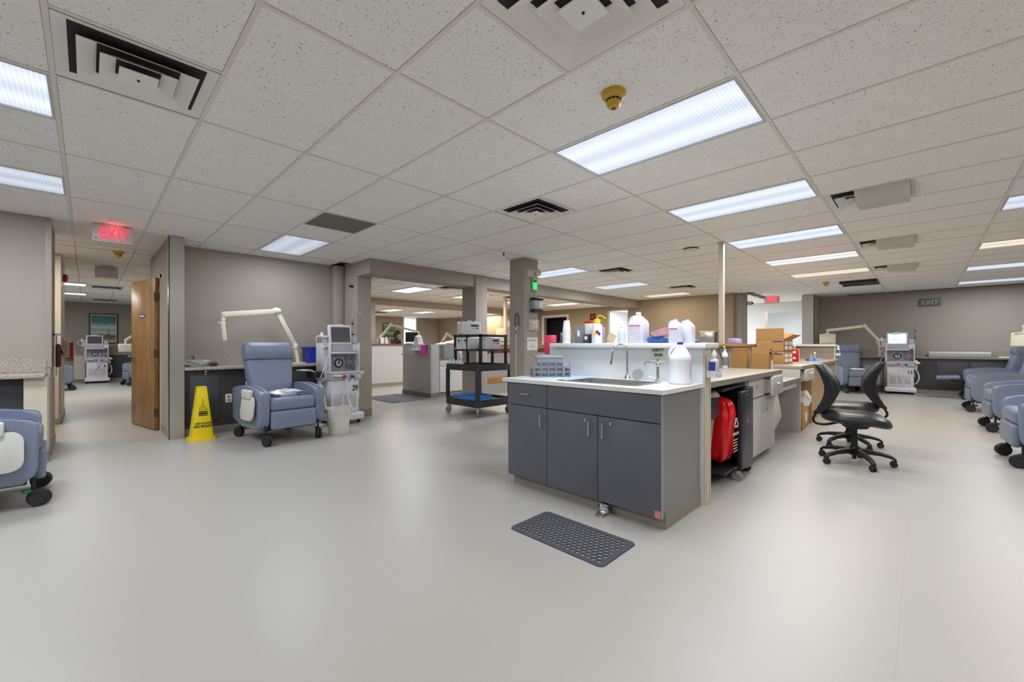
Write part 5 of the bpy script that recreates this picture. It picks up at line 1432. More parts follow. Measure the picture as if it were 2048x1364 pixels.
t = thing('blue_wrapped_tray', 'crumpled blue wrap under the pink basin on the ledge', 'wrap', (3.29, 1.56, ZL), R(0))
MB().box((-0.08, -0.085, 0), (0.08, 0.055, 0.05), 0.02, 3).obj('fold', mat('blue_wrap', (40, 96, 170), 0.5, bump=0.3, bscale=30), t)
t = thing('pink_basin', 'translucent pink basin tipped on the blue wrap', 'basin', (3.25, 1.50, ZL + 0.05))
Mx = Matrix.Translation((0, 0, 0.008)) @ Matrix.Rotation(R(-20), 4, 'X')
MB().lathe([(0.03, 0.0), (0.055, 0.012), (0.072, 0.045), (0.075, 0.046), (0.058, 0.008), (0.03, -0.004)], n=28, M=Mx, caps=True).obj('bowl', mat('pink_plastic', (232, 172, 186), 0.3, alpha=0.9), t)
t = thing('grey_index_box', 'grey index card box behind the foam cups', 'box', (3.37, 2.55, ZL))
MB().box((-0.04, -0.045, 0), (0.04, 0.045, 0.11), 0.003).obj('body', mat('slate_box', (124, 126, 136), 0.5), t)
MB().box((-0.042, -0.03, 0.08), (-0.04, 0.03, 0.10)).obj('label_sheet', M_paper, t)

# ================================================================ task chairs
M_leather = mat('black_leather', (34, 34, 37), 0.32, var=0.1, scale=20, bump=0.06, bscale=200)
def task_chair(label, loc, rz, base_rot):
    t = thing('task_chair', label, 'office chair', loc, rz, 'black armless task chairs')
    for k in range(5):
        a = base_rot + 2 * PI * k / 5
        u = Vector((math.cos(a), math.sin(a), 0)); v = Vector((-math.sin(a), math.cos(a), 0))
        rings = []
        for s, hw, zt, zb in ((0.03, 0.030, 0.155, 0.095), (0.10, 0.028, 0.150, 0.105), (0.20, 0.024, 0.135, 0.100), (0.285, 0.021, 0.110, 0.080), (0.315, 0.018, 0.085, 0.060), (0.322, 0.012, 0.070, 0.058)):
            p = u * s
            rings.append([p + v * hw + Vector((0, 0, zb)), p + v * hw + Vector((0, 0, zt - 0.008)), p + v * hw * 0.6 + Vector((0, 0, zt)), p - v * hw * 0.6 + Vector((0, 0, zt)), p - v * hw + Vector((0, 0, zt - 0.008)), p - v * hw + Vector((0, 0, zb))])
        lg_ = MB().loft(rings).obj('base_leg', M_black, t)
        c = u * 0.300
        wl = MB()
        for s in (-1, 1):
            wl.lathe([(0.004, -0.009), (0.026, -0.009), (0.029, -0.004), (0.029, 0.004), (0.026, 0.009), (0.004, 0.009)], n=20, M=Matrix.Translation(c + v * s * 0.012 + Vector((0, 0, 0.029))) @ Matrix.Rotation(a + PI / 2, 4, 'Z') @ Matrix.Rotation(R(90), 4, 'Y'))
        wl.box((-0.02, -0.012, 0.03), (0.02, 0.012, 0.065), 0.008, M=Matrix.Translation(c) @ Matrix.Rotation(a, 4, 'Z'))
        wl.obj('caster', M_rubber, lg_)
    MB().lathe([(0.040, 0.085), (0.044, 0.12), (0.042, 0.16), (0.032, 0.175)], n=24).obj('hub', M_black, t)
    MB().cyl((0, 0, 0.10), (0, 0, 0.30), 0.028, n=20).cyl((0, 0, 0.30), (0, 0, 0.38), 0.024, n=20).cyl((0, 0, 0.045), (0, 0, 0.10), 0.018, n=12).obj('gas_lift', M_black, t)
    MB().prism([(-0.13, 0.40), (-0.10, 0.365), (0.02, 0.35), (0.08, 0.37), (0.12, 0.41), (0.12, 0.425), (-0.13, 0.425)], 'x', -0.09, 0.09, 0.008).obj('tilt_mechanism', M_black, t)
    MB().cyl((0.09, -0.04, 0.39), (0.20, -0.04, 0.385), 0.006, n=8).cyl((0.18, -0.04, 0.385), (0.225, -0.04, 0.384), 0.011, n=10).obj('lever', M_black, t)
    # seat pan and cushion: waterfall front at -y
    rings = []
    for z, w, dd, cy in ((0.405, 0.34, 0.34, 0.0), (0.415, 0.42, 0.42, 0.0), (0.432, 0.465, 0.47, -0.005), (0.462, 0.485, 0.49, -0.008), (0.492, 0.465, 0.47, -0.006), (0.510, 0.40, 0.40, 0.0), (0.516, 0.26, 0.26, 0.0)):
        base = rrect(w * 1.06, dd * 1.14, w * 0.44, 8, 0, cy)
        rings.append([Vector((x, y, z + (-0.035 * max(0, (-y - 0.10) / 0.14) ** 1.6) + 0.010 * max(0, (y - 0.08) / 0.15))) for x, y in base])
    MB().loft(rings).obj('seat', M_leather, t)
    # backrest: lumbar bulge toward the sitter
    rings = []
    H0, H1 = 0.485, 0.99
    for k in range(13):
        f = k / 12.0
        z = H0 + (H1 - H0) * f
        yc = 0.300 - 0.085 * math.sin(PI * min(1, f * 1.05)) + 0.045 * max(0, f - 0.55) + 0.03 * (1 - f)
        w = 0.30 + 0.14 * math.sin(PI * (0.12 + 0.66 * f))
        if f < 0.08 or f > 0.93: w *= 0.86
        th = 0.095 * math.sin(PI * (0.18 + 0.64 * f)) + 0.012
        pts = []
        for x, y in rrect(w, th, th * 0.45, 5):
            pts.append(Vector((x, yc + y - 0.085 * (abs(x) / 0.22) ** 2 , z)))
        rings.append(pts)
    MB().loft(rings).obj('backrest', M_leather, t)
    MB().tube([(0, 0.10, 0.41), (0, 0.22, 0.365), (0, 0.31, 0.365), (0, 0.338, 0.41), (0, 0.310, 0.48), (0, 0.280, 0.56)], 0.0125, 10, 5).obj('back_tube', M_black, t)
    return t
task_chair('black armless task chair, back toward the desk run', (5.42, 0.49, 0), R(4), R(140 - 4))
task_chair('black armless task chair facing the one whose back is to the desk', (6.30, 0.62, 0), R(187), R(150 - 187))

# ================================================================ black utility cart
M_cartp = mat('black_resin', (50, 50, 54), 0.5, var=0.06)
ca = thing('utility_cart', 'black two shelf utility cart standing before the nurse station', 'cart', (4.82, 5.56, 0))
def tray(z0, z1, name):
    o = rrect(0.80, 0.88, 0.05, 4); i = rrect(0.76, 0.84, 0.04, 4)
    b = MB()
    b.loft([[Vector((x, y, z0)) for x, y in o], [Vector((x, y, z1)) for x, y in o], [Vector((x, y, z1)) for x, y in i], [Vector((x, y, z1 - 0.045)) for x, y in i]])
    return b.obj(name, M_cartp, ca)
tray(0.76, 0.865, 'top_shelf')
tray(0.165, 0.285, 'bottom_shelf')
for x in (-0.37, 0.37):
    for y in (-0.40, 0.40):
        MB().box((x - 0.028, y - 0.028, 0.27), (x + 0.028, y + 0.028, 0.78), 0.006).obj('leg', M_cartp, ca)
        Mx = Matrix.Translation((x * 0.95, y * 0.95, 0)) @ Matrix.Rotation(0.6 * x + y, 4, 'Z')
        cs = MB().box((-0.02, -0.03, 0.09), (0.02, 0.03, 0.17), 0.004, M=Mx).obj('caster', M_steel, ca)
        MB().lathe([(0.03, -0.014), (0.056, -0.014), (0.060, -0.008), (0.060, 0.008), (0.056, 0.014), (0.03, 0.014)], n=24, M=Mx @ Matrix.Translation((0, 0.02, 0.060)) @ Matrix.Rotation(R(90), 4, 'Y')).obj('wheel', mat('grey_tyre', (120, 118, 114), 0.6), cs)
rk = thing('jug_rack', 'black bottle rack holding white jugs on the utility cart', 'rack', (4.85, 5.56, 0.822))
M_rk = mat('black_rack', (38, 40, 44), 0.5)
for x in (-0.28, 0.30):
    for y in (-0.34, 0.0, 0.34):
        MB().box((x - 0.02, y - 0.02, 0), (x + 0.02, y + 0.02, 0.55), 0.003).obj('post', M_rk, rk)
MB().box((-0.30, -0.36, 0.265), (0.32, 0.36, 0.285), 0.003).obj('shelf', M_rk, rk)
for y in (-0.36, -0.02, 0.32):
    MB().box((-0.30, y, 0.505), (0.32, y + 0.04, 0.545), 0.003).obj('top_bar', M_rk, rk)
for x in (-0.30, 0.28):
    MB().box((x, -0.36, 0.505), (x + 0.04, 0.36, 0.545), 0.003).obj('top_bar', M_rk, rk)
M_wjug = mat('white_hdpe', (216, 217, 218), 0.38, var=0.02)
def flat_jug(label, loc, rz, w=0.30, d=0.16, h=0.215, face='-y'):
    t = thing('flat_jug', label, 'jug', loc, rz, 'white jugs on the utility cart')
    MB().box((-w / 2, -d / 2, 0), (w / 2, d / 2, h), 0.03, 4).obj('body', M_wjug, t)
    MB().cyl((w * 0.3, 0, h), (w * 0.3, 0, h + 0.02), 0.022, n=18).obj('cap', M_wjug, t)
    MB().tube([(-w * 0.1, 0, h - 0.005), (-w * 0.05, 0, h + 0.014), (w * 0.1, 0, h + 0.014), (w * 0.16, 0, h - 0.005)], 0.009, 8, 3).obj('grip', M_wjug, t)
    MB().cyl((-w / 2 + 0.03, -d / 2 + 0.01, 0.025), (-w / 2 + 0.03, -d / 2 - 0.03, 0.02), 0.012, n=12).obj('spigot', M_plwhite, t)
    MB().box((-w * 0.02, -d / 2 - 0.002, h * 0.62), (w * 0.36, -d / 2, h * 0.78)).obj('label_band', mat('navy_label', (44, 50, 110), 0.5), t)
    MB().box((0.0, -d / 2 - 0.002, h * 0.46), (w * 0.2, -d / 2, h * 0.50)).obj('print_line', M_grey, t)
    MB().box((w * 0.24, -d / 2 - 0.002, h * 0.44), (w * 0.34, -d / 2, h * 0.52)).obj('print_patch', M_ink, t)
    return t
flat_jug('white jug with navy label lying on top of the jug rack', (4.80, 5.80, 1.368), R(-18), 0.38, 0.22, 0.235)
flat_jug('white jug with navy label on the rack shelf nearest the square column', (4.90, 5.36, 1.108), R(-2), 0.36, 0.18, 0.225)
flat_jug('white jug on the rack shelf, middle one', (4.78, 5.62, 1.108), R(-90), 0.20, 0.46, 0.225)
flat_jug('white jug on the rack shelf, end one by the bottles', (4.78, 5.80, 1.108), R(-90), 0.14, 0.46, 0.225)
for k, (x, y) in enumerate(((4.50, 5.835), (4.51, 5.735), (4.50, 5.635), (4.50, 5.93))):
    t = thing('small_bottle', 'small white handled bottle on the cart top beside the jug rack', 'bottle', (x - 0.01, y, 0.822), R(-90), 'small white bottles on the cart')
    MB().lathe([(0.04, 0), (0.044, 0.006), (0.044, 0.075), (0.034, 0.095), (0.016, 0.105), (0.016, 0.12)], n=22).obj('body', M_wjug, t)
    MB().cyl((0, 0, 0.116), (0, 0, 0.13), 0.019, n=16).obj('cap', M_plwhite, t)
    MB().box((-0.018, -0.0455, 0.02), (0.018, -0.0435, 0.05)).obj('label_sheet', M_grey, t)
t = thing('blue_tube_rack', 'blue openwork tube rack lying on the lower cart shelf', 'rack', (4.72, 5.62, 0.242), R(8))
M_bt = mat('bright_blue_rack', (60, 140, 220), 0.4)
for p0, p1 in (((-0.2, -0.28), (0.2, -0.28)), ((0.2, -0.28), (0.2, 0.28)), ((0.2, 0.28), (-0.2, 0.28)), ((-0.2, 0.28), (-0.2, -0.28)), ((0.0, -0.28), (0.0, 0.28))):
    lattice(p0, p1, 0.085, 12, 2, 0.008).obj('lattice_wall', M_bt, t)
MB().box((-0.2, -0.28, 0), (0.2, 0.28, 0.006)).obj('floor_panel', M_bt, t)

# ================================================================ square column fittings
t = thing('column_number_card', 'cream card with the number ten high on the square column', 'sign', (4.99, 4.449, 2.33))
MB().box((-0.12, -0.003, -0.055), (0.13, 0, 0.055)).obj('card', mat('cream_card2', (198, 190, 172), 0.6), t)
text('10', 0.075, M_ink, t, (0.05, -0.004, 0.0), FRONT, sx=0.8)
t = thing('wall_speaker', 'small cream cone speaker on the edge of the square column', 'speaker', (5.125, 4.50, 2.36))
MB().box((0, -0.03, -0.04), (0.02, 0.03, 0.04), 0.004).obj('bracket', M_cream, t)
MB().lathe([(0.02, 0), (0.05, 0.05), (0.055, 0.06), (0.05, 0.065)], n=24, M=Matrix.Translation((0.02, 0, 0)) @ Matrix.Rotation(R(70), 4, 'Y')).obj('horn', M_cream, t)
t = thing('green_signal_light', 'glowing green signal light on the square column', 'signal light', (5.01, 4.449, 2.16))
MB().box((-0.05, -0.03, -0.10), (0.05, 0, 0.10), 0.006).obj('back_box', mat('tan_box', (180, 172, 154), 0.5), t)
MB().box((-0.035, -0.034, 0.035), (0.035, -0.03, 0.06)).obj('black_strip', M_black, t)
MB().box((-0.038, -0.050, -0.085), (0.038, -0.03, 0.03), 0.008).obj('lens', mat('green_lens', (30, 190, 80), 0.3, emit=(20, 220, 90), estr=1.1), t)
ld = bpy.data.lights.new('green_lamp', 'POINT'); ld.energy = 0.15; ld.color = (0.1, 1, 0.35); ld.shadow_soft_size = 0.03
lo = bpy.data.objects.new('green_lamp', ld); C.objects.link(lo); lo.parent = t; lo.location = (0, -0.09, -0.03)
t = thing('towel_dispenser', 'black ended clear dispenser on the square column under the green light', 'dispenser', (5.03, 4.449, 1.83))
MB().box((-0.10, -0.11, 0.075), (0.11, 0, 0.11), 0.008).obj('top_cap', M_black, t)
MB().box((-0.10, -0.11, -0.11), (0.11, 0, -0.075), 0.008).obj('bottom_cap', M_black, t)
MB().box((-0.09, -0.10, -0.075), (0.10, -0.001, 0.075), 0.02, 3).obj('canister', mat('smoky_clear', (176, 178, 184), 0.15, alpha=0.9), t)
MB().box((0.02, -0.1025, -0.05), (0.08, -0.10, 0.06)).obj('label_sheet', M_paper, t)
t = thing('thermostat', 'framed thermostat cover on the square column', 'thermostat', (4.995, 4.449, 1.51))
MB().box((-0.115, -0.035, -0.085), (0.115, 0, 0.085), 0.006).obj('clear_cover', mat('clear_cover', (214, 212, 206), 0.2, alpha=0.6), t)
MB().box((-0.03, -0.040, -0.045), (0.05, -0.035, 0.05), 0.004).obj('dial_plate', M_plwhite, t)
MB().box((0.0, -0.042, -0.03), (0.022, -0.040, 0.03)).obj('scale_strip', M_grey, t)
t = thing('notice_sheet', 'white notice with ruled lines on the square column', 'paper', (4.985, 4.449, 1.21))
MB().box((-0.12, -0.002, -0.10), (0.13, 0, 0.10)).obj('sheet', M_paper, t)
for k, (z, w_) in enumerate(((0.07, 0.19), (0.045, 0.2), (0.0, 0.05), (-0.03, 0.12), (-0.055, 0.14))):
    MB().box((-w_ / 2, -0.003, z - 0.004), (w_ / 2, -0.002, z + 0.004)).obj('print_line', M_ink if k == 1 else M_grey, t)
t = thing('stethoscope', 'black stethoscope hanging on the square column', 'stethoscope', (4.799, 4.60, 1.66))
MB().cyl((0, 0, 0.02), (-0.03, 0, 0.025), 0.006).obj('hook', M_steel, t)
MB().tube([(-0.02, 0.03, -0.17), (-0.02, 0.035, -0.05), (-0.022, 0.02, 0.02), (-0.022, -0.02, 0.025), (-0.02, -0.045, -0.03), (-0.02, -0.045, -0.12), (-0.02, -0.035, -0.17)], 0.007, 8, 6).obj('tubing', M_black, t)
MB().tube([(-0.02, 0.03, -0.17), (-0.02, 0.055, -0.20), (-0.02, 0.06, -0.26), (-0.02, 0.045, -0.30)], 0.004, 8, 5).tube([(-0.02, 0.03, -0.17), (-0.02, 0.01, -0.20), (-0.02, 0.005, -0.26), (-0.02, 0.02, -0.30)], 0.004, 8, 5).obj('ear_tube', M_chrome, t)
MB().lathe([(0.02, -0.006), (0.022, 0), (0.02, 0.006)], n=20, M=Matrix.Translation((-0.02, -0.035, -0.185)) @ Matrix.Rotation(R(90), 4, 'Y')).obj('chest_piece', M_chrome, t)
t = thing('column_conduit', 'cream conduit strip running up the lower square column', 'conduit', (4.80, 4.62, 0))
MB().box((-0.02, -0.01, 0), (-0.001, 0.01, 1.36), 0.003).obj('strip', M_cream, t)

# ================================================================ nurse station
ns = thing('nurse_station_end', 'grey laminate end panel of the nurse station with grab rail', 'counter', (0, 0, 0))
MB().box((5.40, 7.86, 0.10), (5.62, 9.05, 1.205), 0.004).obj('end_panel', M_ltgrey, ns)
MB().box((5.39, 7.85, 0.0), (5.63, 9.06, 0.10)).obj('cove_base', mat('grey_cove', (120, 120, 122), 0.5), ns)
MB().cyl((5.33, 7.93, 0.972), (5.33, 8.98, 0.972), 0.016, n=12).obj('grab_rail', M_steel, ns)
for y in (7.97, 8.94):
    MB().cyl((5.33, y, 0.972), (5.40, y, 0.972), 0.010, n=10).obj('rail_bracket', M_steel, ns)
MB().box((5.25, 8.20, 1.06), (5.40, 8.52, 1.085), 0.01).cyl((5.30, 8.28, 1.085), (5.30, 8.28, 1.14), 0.01).cyl((5.30, 8.44, 1.085), (5.30, 8.44, 1.14), 0.01).obj('basket', M_plwhite, ns)
pk = tag(MB().prism([(5.42, 1.212), (5.375, 1.215), (5.352, 1.19), (5.345, 1.10), (5.312, 0.99), (5.308, 0.945), (5.314, 0.945), (5.318, 0.99), (5.352, 1.10), (5.358, 1.188), (5.378, 1.2105), (5.42, 1.208)], 'y', 7.99, 8.18).obj('pink_sheet', mat('hot_pink_paper', (240, 84, 204), 0.7)), 'hot pink sheet draped over the nurse station panel', 'paper')
nc = thing('nurse_cabinet', 'white nurse station base cabinet with grey worktop beside the end panel', 'cabinet', (0, 0, 0))
MB().box((5.63, 7.90, 0.10), (6.95, 8.45, 0.84)).obj('carcass', M_ltgrey, nc)
MB().box((5.63, 7.88, 0.84), (6.95, 8.47, 0.875), 0.004).obj('worktop', mat('grey_worktop', (128, 124, 118), 0.4), nc)
MB().box((5.63, 7.93, 0), (6.95, 8.45, 0.10)).obj('toe_kick', M_cove, nc)
for x0, x1 in ((5.66, 6.0), (6.0, 6.34), (6.34, 6.92)):
    d = front_y(7.88, x0, x1, 0.705, 0.835, M_white, 'drawer_front', nc)
    bar_handle(d, ((x0 + x1) / 2, 7.88, 0.78), (1, 0, 0), 0.10, (0, -1, 0))
    d = front_y(7.88, x0, x1, 0.105, 0.70, M_white, 'door', nc)
    bar_handle(d, (x1 - 0.05, 7.88, 0.5), (0, 0, 1), 0.10, (0, -1, 0))
t = thing('wall_nurse_desk', 'taupe nurse desk front with oak bumper rail and oak cap', 'counter', kind='structure')
MB().box((6.97, 7.9, 0), (10.2, 8.02, 1.165)).obj('wall_panel', mat('lilac_taupe_panel', (166, 160, 156), 0.6), t)
M_oak2 = woodmat('oak_rail', (188, 136, 64), (166, 112, 48), (0.6, 6, 6))
MB().box((6.97, 7.87, 0.22), (10.2, 7.9, 0.36), 0.004).obj('bumper_rail', M_oak2, t)
MB().box((6.97, 7.84, 1.166), (10.2, 8.08, 1.205), 0.004).obj('oak_cap', M_oak2, t)
MB().box((6.97, 7.89, 0.98), (10.2, 7.9, 1.10)).obj('red_brown_band', mat('red_brown', (110, 52, 34), 0.5), t)
t = thing('cream_cabinet_box', 'cream metal box standing on the nurse desk cap', 'box', (8.45, 8.35, 0))
MB().box((-0.30, -0.10, 1.30), (0.34, 0.30, 1.66), 0.006).obj('body', mat('cream_metal', (196, 190, 168), 0.5), t)
MB().box((0.10, -0.104, 1.55), (0.15, -0.10, 1.58)).obj('latch', M_red, t)
MB().box((-0.26, -0.06, 0.0), (0.30, 0.26, 1.30)).obj('pedestal', M_cream, t)
t = thing('service_pole', 'cream service pole rising behind the nurse desk', 'pole', (8.62, 8.75, 0))
MB().box((-0.04, -0.04, 0), (0.04, 0.04, ZC), 0.004).obj('shaft', M_cream, t)
MB().cyl((-0.06, -0.06, 1.75), (-0.06, -0.06, 1.98), 0.02).cyl((0.06, -0.07, 1.72), (0.06, -0.07, 1.90), 0.03).obj('outlet_pod', M_plwhite, t)
# worktop clutter of the nurse station
t = thing('angled_monitor', 'dark flat monitor on the nurse station panel', 'monitor', (5.62, 8.98, 1.206), R(-90 + 20))
MB().box((-0.10, -0.06, 0), (0.10, 0.06, 0.012), 0.004).cyl((0, 0, 0.01), (0, 0, 0.1), 0.016).obj('stand', M_plwhite, t)
MB().box((-0.20, -0.02, 0.05), (0.20, 0.02, 0.31), 0.008).obj('housing', M_ltgrey, t)
MB().box((-0.185, -0.0225, 0.065), (0.185, -0.02, 0.295)).obj('screen', mat('black_screen', (40, 42, 44), 0.2), t)
t = thing('white_device', 'white rounded reader next to the nurse station monitor', 'device', (5.52, 8.55, 1.206), R(-90))
MB().loft([[Vector((x, y, z)) for x, y in rrect(w_, d_, 0.03, 4)] for w_, d_, z in ((0.20, 0.18, 0), (0.19, 0.17, 0.05), (0.13, 0.12, 0.19), (0.09, 0.08, 0.205))]).obj('body', M_plwhite, t)
MB().cyl((0.0, -0.068, 0.13), (0.0, -0.080, 0.12), 0.018).obj('eye', M_black, t)
t = thing('keyboard_tray', 'pale blue keypad strip on the nurse station panel', 'keypad', (5.47, 8.80, 1.206), R(-90))
MB().box((-0.14, -0.07, 0), (0.14, 0.07, 0.03), 0.008).obj('body', mat('pale_blue_pad', (190, 200, 224), 0.5), t)
for k in range(6):
    MB().box((-0.11 + k * 0.04, -0.072, 0.008), (-0.085 + k * 0.04, -0.07, 0.022)).obj('key', M_inkblue, t)
t = thing('paper_stack', 'slanted stack of white papers on the nurse station', 'papers', (6.02, 8.02, 1.0), R(0))
Mx = Matrix.Rotation(R(0), 4, 'Y')
MB().prism([(-0.30, 0.19), (0.30, 0.30), (0.30, 0.32), (-0.30, 0.215)], 'y', -0.14, 0.14).obj('sheets', M_paper, t)
MB().box((-0.22, -0.10, -0.125), (0.24, 0.12, 0.20), 0.004).obj('organizer', M_grey, t)
t = thing('wire_basket', 'chrome instrument basket on the nurse worktop', 'basket', (6.58, 8.15, 0.876))
lattice((-0.25, -0.10), (0.25, -0.10), 0.06, 10, 2, 0.006).obj('lattice_wall', M_chrome, t)
lattice((-0.25, 0.10), (0.25, 0.10), 0.06, 10, 2, 0.006).obj('lattice_wall', M_chrome, t)
MB().box((-0.25, -0.10, 0), (0.25, 0.10, 0.006)).obj('floor_panel', M_steel, t)
for k in range(4):
    t = thing('steel_gauge', 'round chrome ring clamp standing on the nurse worktop', 'clamp', (6.32 + 0.11 * k, 7.925, 0.876), 0, 'ring clamps on the nurse worktop')
    MB().lathe([(0.03, -0.006), (0.042, 0), (0.03, 0.006), (0.024, 0)], n=18, M=Matrix.Translation((0, 0, 0.12)) @ Matrix.Rotation(R(90), 4, 'X'), caps=False).obj('ring', M_chrome, t)
    MB().cyl((0, 0, 0), (0, 0, 0.08), 0.01).box((-0.03, -0.02, 0), (0.03, 0.02, 0.03), 0.004).obj('foot', M_plwhite, t)

lw = thing('wall_low', 'white panelled half wall with oak cap deep in the nurse station', 'half wall', kind='structure')
MB().box((4.3, 11.0, 0.10), (6.62, 11.12, 1.19)).obj('white_panel', M_ltgrey, lw)
MB().box((6.62, 11.0, 0.0), (12.6, 11.12, 1.19)).obj('taupe_panel', M_wall, lw)
MB().box((4.3, 10.99, 0), (6.62, 11.12, 0.10)).obj('cove_base', M_cove, lw)
MB().box((4.3, 10.95, 1.19), (12.6, 11.22, 1.225), 0.004).obj('oak_cap', woodmat('dark_oak', (140, 88, 40), (116, 68, 28), (0.6, 6, 6)), lw)
struct('wall_low_post', (5.50, 11.13, 0), (5.76, 11.30, 2.40), M_wall, 'taupe post rising behind the white half wall', 'post')
nb = thing('nurse_back_counter', 'long counter behind the half wall carrying screen arms', 'counter', (0, 0, 0))
MB().box((6.2, 12.25, 0.86), (12.3, 12.85, 0.90), 0.004).obj('top', M_desktop, nb)
MB().box((6.25, 12.3, 0.0), (12.25, 12.8, 0.86)).obj('carcass', M_cab, nb)
fm = tag(MB().box((4.36, 7.72, 0), (5.24, 9.05, 0.008), 0.003).obj('floor_mat', mat('dark_grey_carpet_mat', (112, 112, 116), 0.85)), 'flat grey mat on the floor before the nurse station end panel', 'floor mat')
t = thing('wire_letter_tray', 'clear bottle and box cluster on the half wall cap by the post', 'bottle', (5.95, 11.08, 1.226))
MB().box((-0.09, -0.06, 0), (0.02, 0.06, 0.18), 0.006).obj('box', M_plwhite, t)
MB().lathe([(0.05, 0), (0.05, 0.12), (0.02, 0.16), (0.02, 0.2)], c=(0.12, 0, 0), n=18).obj('bottle', mat('clear_b2', (220, 222, 226), 0.2), t)
t = thing('binder', 'maroon binder lying on the half wall cap behind the cart', 'binder', (8.35, 11.08, 1.226))
MB().box((-0.25, -0.10, 0), (0.25, 0.10, 0.10), 0.004).obj('cover', mat('maroon_cover', (96, 44, 60), 0.5), t); MB().box((-0.245, -0.102, 0.012), (0.245, 0.09, 0.088)).obj('pages', M_paper, t)

# ---------------------------------------------------------------- pictures
def picture(label, loc, rz, w, h, land=True):
    t = thing('framed_picture', label, 'picture', loc, rz)
    f = 0.035
    for a, b in (((-w / 2, -h / 2), (-w / 2 + f, h / 2)), ((w / 2 - f, -h / 2), (w / 2, h / 2)), ((-w / 2 + f, -h / 2), (w / 2 - f, -h / 2 + f)), ((-w / 2 + f, h / 2 - f), (w / 2 - f, h / 2))):
        MB().box((a[0], -0.03, a[1]), (b[0], 0, b[1])).obj('frame_bar', M_black, t)
    m = bpy.data.materials.new('landscape_print'); m.use_nodes = True
    nt = m.node_tree; b = nt.nodes['Principled BSDF']; b.inputs['Roughness'].default_value = 0.5
    tc = nt.nodes.new('ShaderNodeTexCoord'); sp_ = nt.nodes.new('ShaderNodeSeparateXYZ'); nt.links.new(tc.outputs['Generated'], sp_.inputs[0])
    nz = nt.nodes.new('ShaderNodeTexNoise'); nz.inputs['Scale'].default_value = 4.0; nz.inputs['Detail'].default_value = 5; nt.links.new(tc.outputs['Generated'], nz.inputs['Vector'])
    ad = nt.nodes.new('ShaderNodeMath'); ad.operation = 'MULTIPLY_ADD'; ad.inputs[1].default_value = 0.22; nt.links.new(nz.outputs['Fac'], ad.inputs[0]); nt.links.new(sp_.outputs['Z'], ad.inputs[2])
    rp = nt.nodes.new('ShaderNodeValToRGB'); cr_ = rp.color_ramp
    if land:
        stops = [(0.0, (196, 190, 84)), (0.22, (150, 150, 70)), (0.28, (90, 70, 60)), (0.34, (120, 90, 84)), (0.42, (190, 206, 196)), (0.55, (140, 176, 172)), (0.68, (200, 212, 200)), (0.85, (66, 132, 134)), (1.0, (60, 120, 126))]
    else:
        stops = [(0.0, (44, 70, 50)), (0.3, (70, 100, 74)), (0.5, (150, 170, 150)), (0.6, (60, 90, 70)), (1.0, (120, 150, 130))]
    cr_.elements[0].position = stops[0][0]; cr_.elements[0].color = lin(stops[0][1]); cr_.elements[1].position = stops[-1][0]; cr_.elements[1].color = lin(stops[-1][1])
    for p, c in stops[1:-1]:
        e = cr_.elements.new(p); e.color = lin(c)
    nt.links.new(ad.outputs[0], rp.inputs[0]); nt.links.new(rp.outputs[0], b.inputs['Base Color'])
    MB().box((-w / 2 + f, -0.012, -h / 2 + f), (w / 2 - f, -0.004, h / 2 - f)).obj('mount_board', M_paper, t)
    MB().box((-w / 2 + f + 0.015, -0.014, -h / 2 + f + 0.03), (w / 2 - f - 0.015, -0.012, h / 2 - f - 0.03)).obj('print', m, t)
    return t
picture('black framed landscape print with clouds over fields at the hallway end', (0.38, 19.298, 1.735), 0, 0.69, 0.98)
picture('black framed green plant print on the far nurse station wall', (10.15, 18.298, 1.85), 0, 0.62, 0.75, False)

# ---------------------------------------------------------------- far hallway room counter
fc = thing('counter_far_room', 'long counter with dark panels along the picture wall', 'counter', (0, 0, 0))
MB().box((-4.1, 18.98, 0.86), (3.1, 19.29, 0.90), 0.004).obj('countertop', M_granite, fc)
MB().box((0.35, 19.03, 0.10), (3.1, 19.07, 0.86)).obj('front_panel', M_darkpanel, fc)
MB().box((-4.1, 19.03, 0.0), (3.1, 19.07, 0.10)).obj('cove_base', M_cove, fc)
MB().box((-0.30, 19.0, 0.10), (-0.05, 19.07, 0.86)).obj('end_panel', M_cream, fc)
tag(MB().box((-4.1, 19.27, 0.902), (3.1, 19.298, 1.06)).obj('trim_3', M_granite), 'speckled backsplash under the landscape picture', 'backsplash', None, 'structure')

# ---------------------------------------------------------------- end-wall counter beside machine thirteen
rc_ = thing('counter_end_wall', 'long counter with dark hinged panels along the end wall', 'counter', (0, 0, 0))
MB().box((14.31, -2.55, 0.86), (14.74, 2.08, 0.90), 0.004).obj('countertop', mat('taupe_counter', (150, 142, 128), 0.4), rc_)
MB().box((14.35, -2.55, 0.10), (14.39, 0.35, 0.86)).obj('front_panel', M_darkpanel, rc_)
MB().box((14.34, -2.55, 0.0), (14.39, 2.05, 0.10)).obj('cove_base', M_cove, rc_)
for y0, y1 in ((-0.75, -0.25), (-1.30, -0.80)):
    MB().box((14.342, y0, 0.16), (14.35, y1, 0.80), 0.003).obj('access_panel', mat('dark_access_panel', (70, 69, 71), 0.5), rc_)
MB().box((14.70, 0.75, 0.10), (14.74, 2.05, 0.86)).obj('back_panel', M_cab, rc_)
MB().box((14.37, 0.66, 0.10), (14.70, 0.70, 0.86)).obj('end_panel', M_cream, rc_)
tag(MB().box((14.72, -2.55, 0.902), (14.748, 2.08, 1.06)).obj('trim_4', mat('taupe_splash', (158, 150, 136), 0.5)), 'taupe backsplash along the end wall', 'backsplash', None, 'structure')
t = thing('mattress_pad', 'grey padded overlay resting on the end wall counter', 'pad', (14.51, -0.60, 0.901))
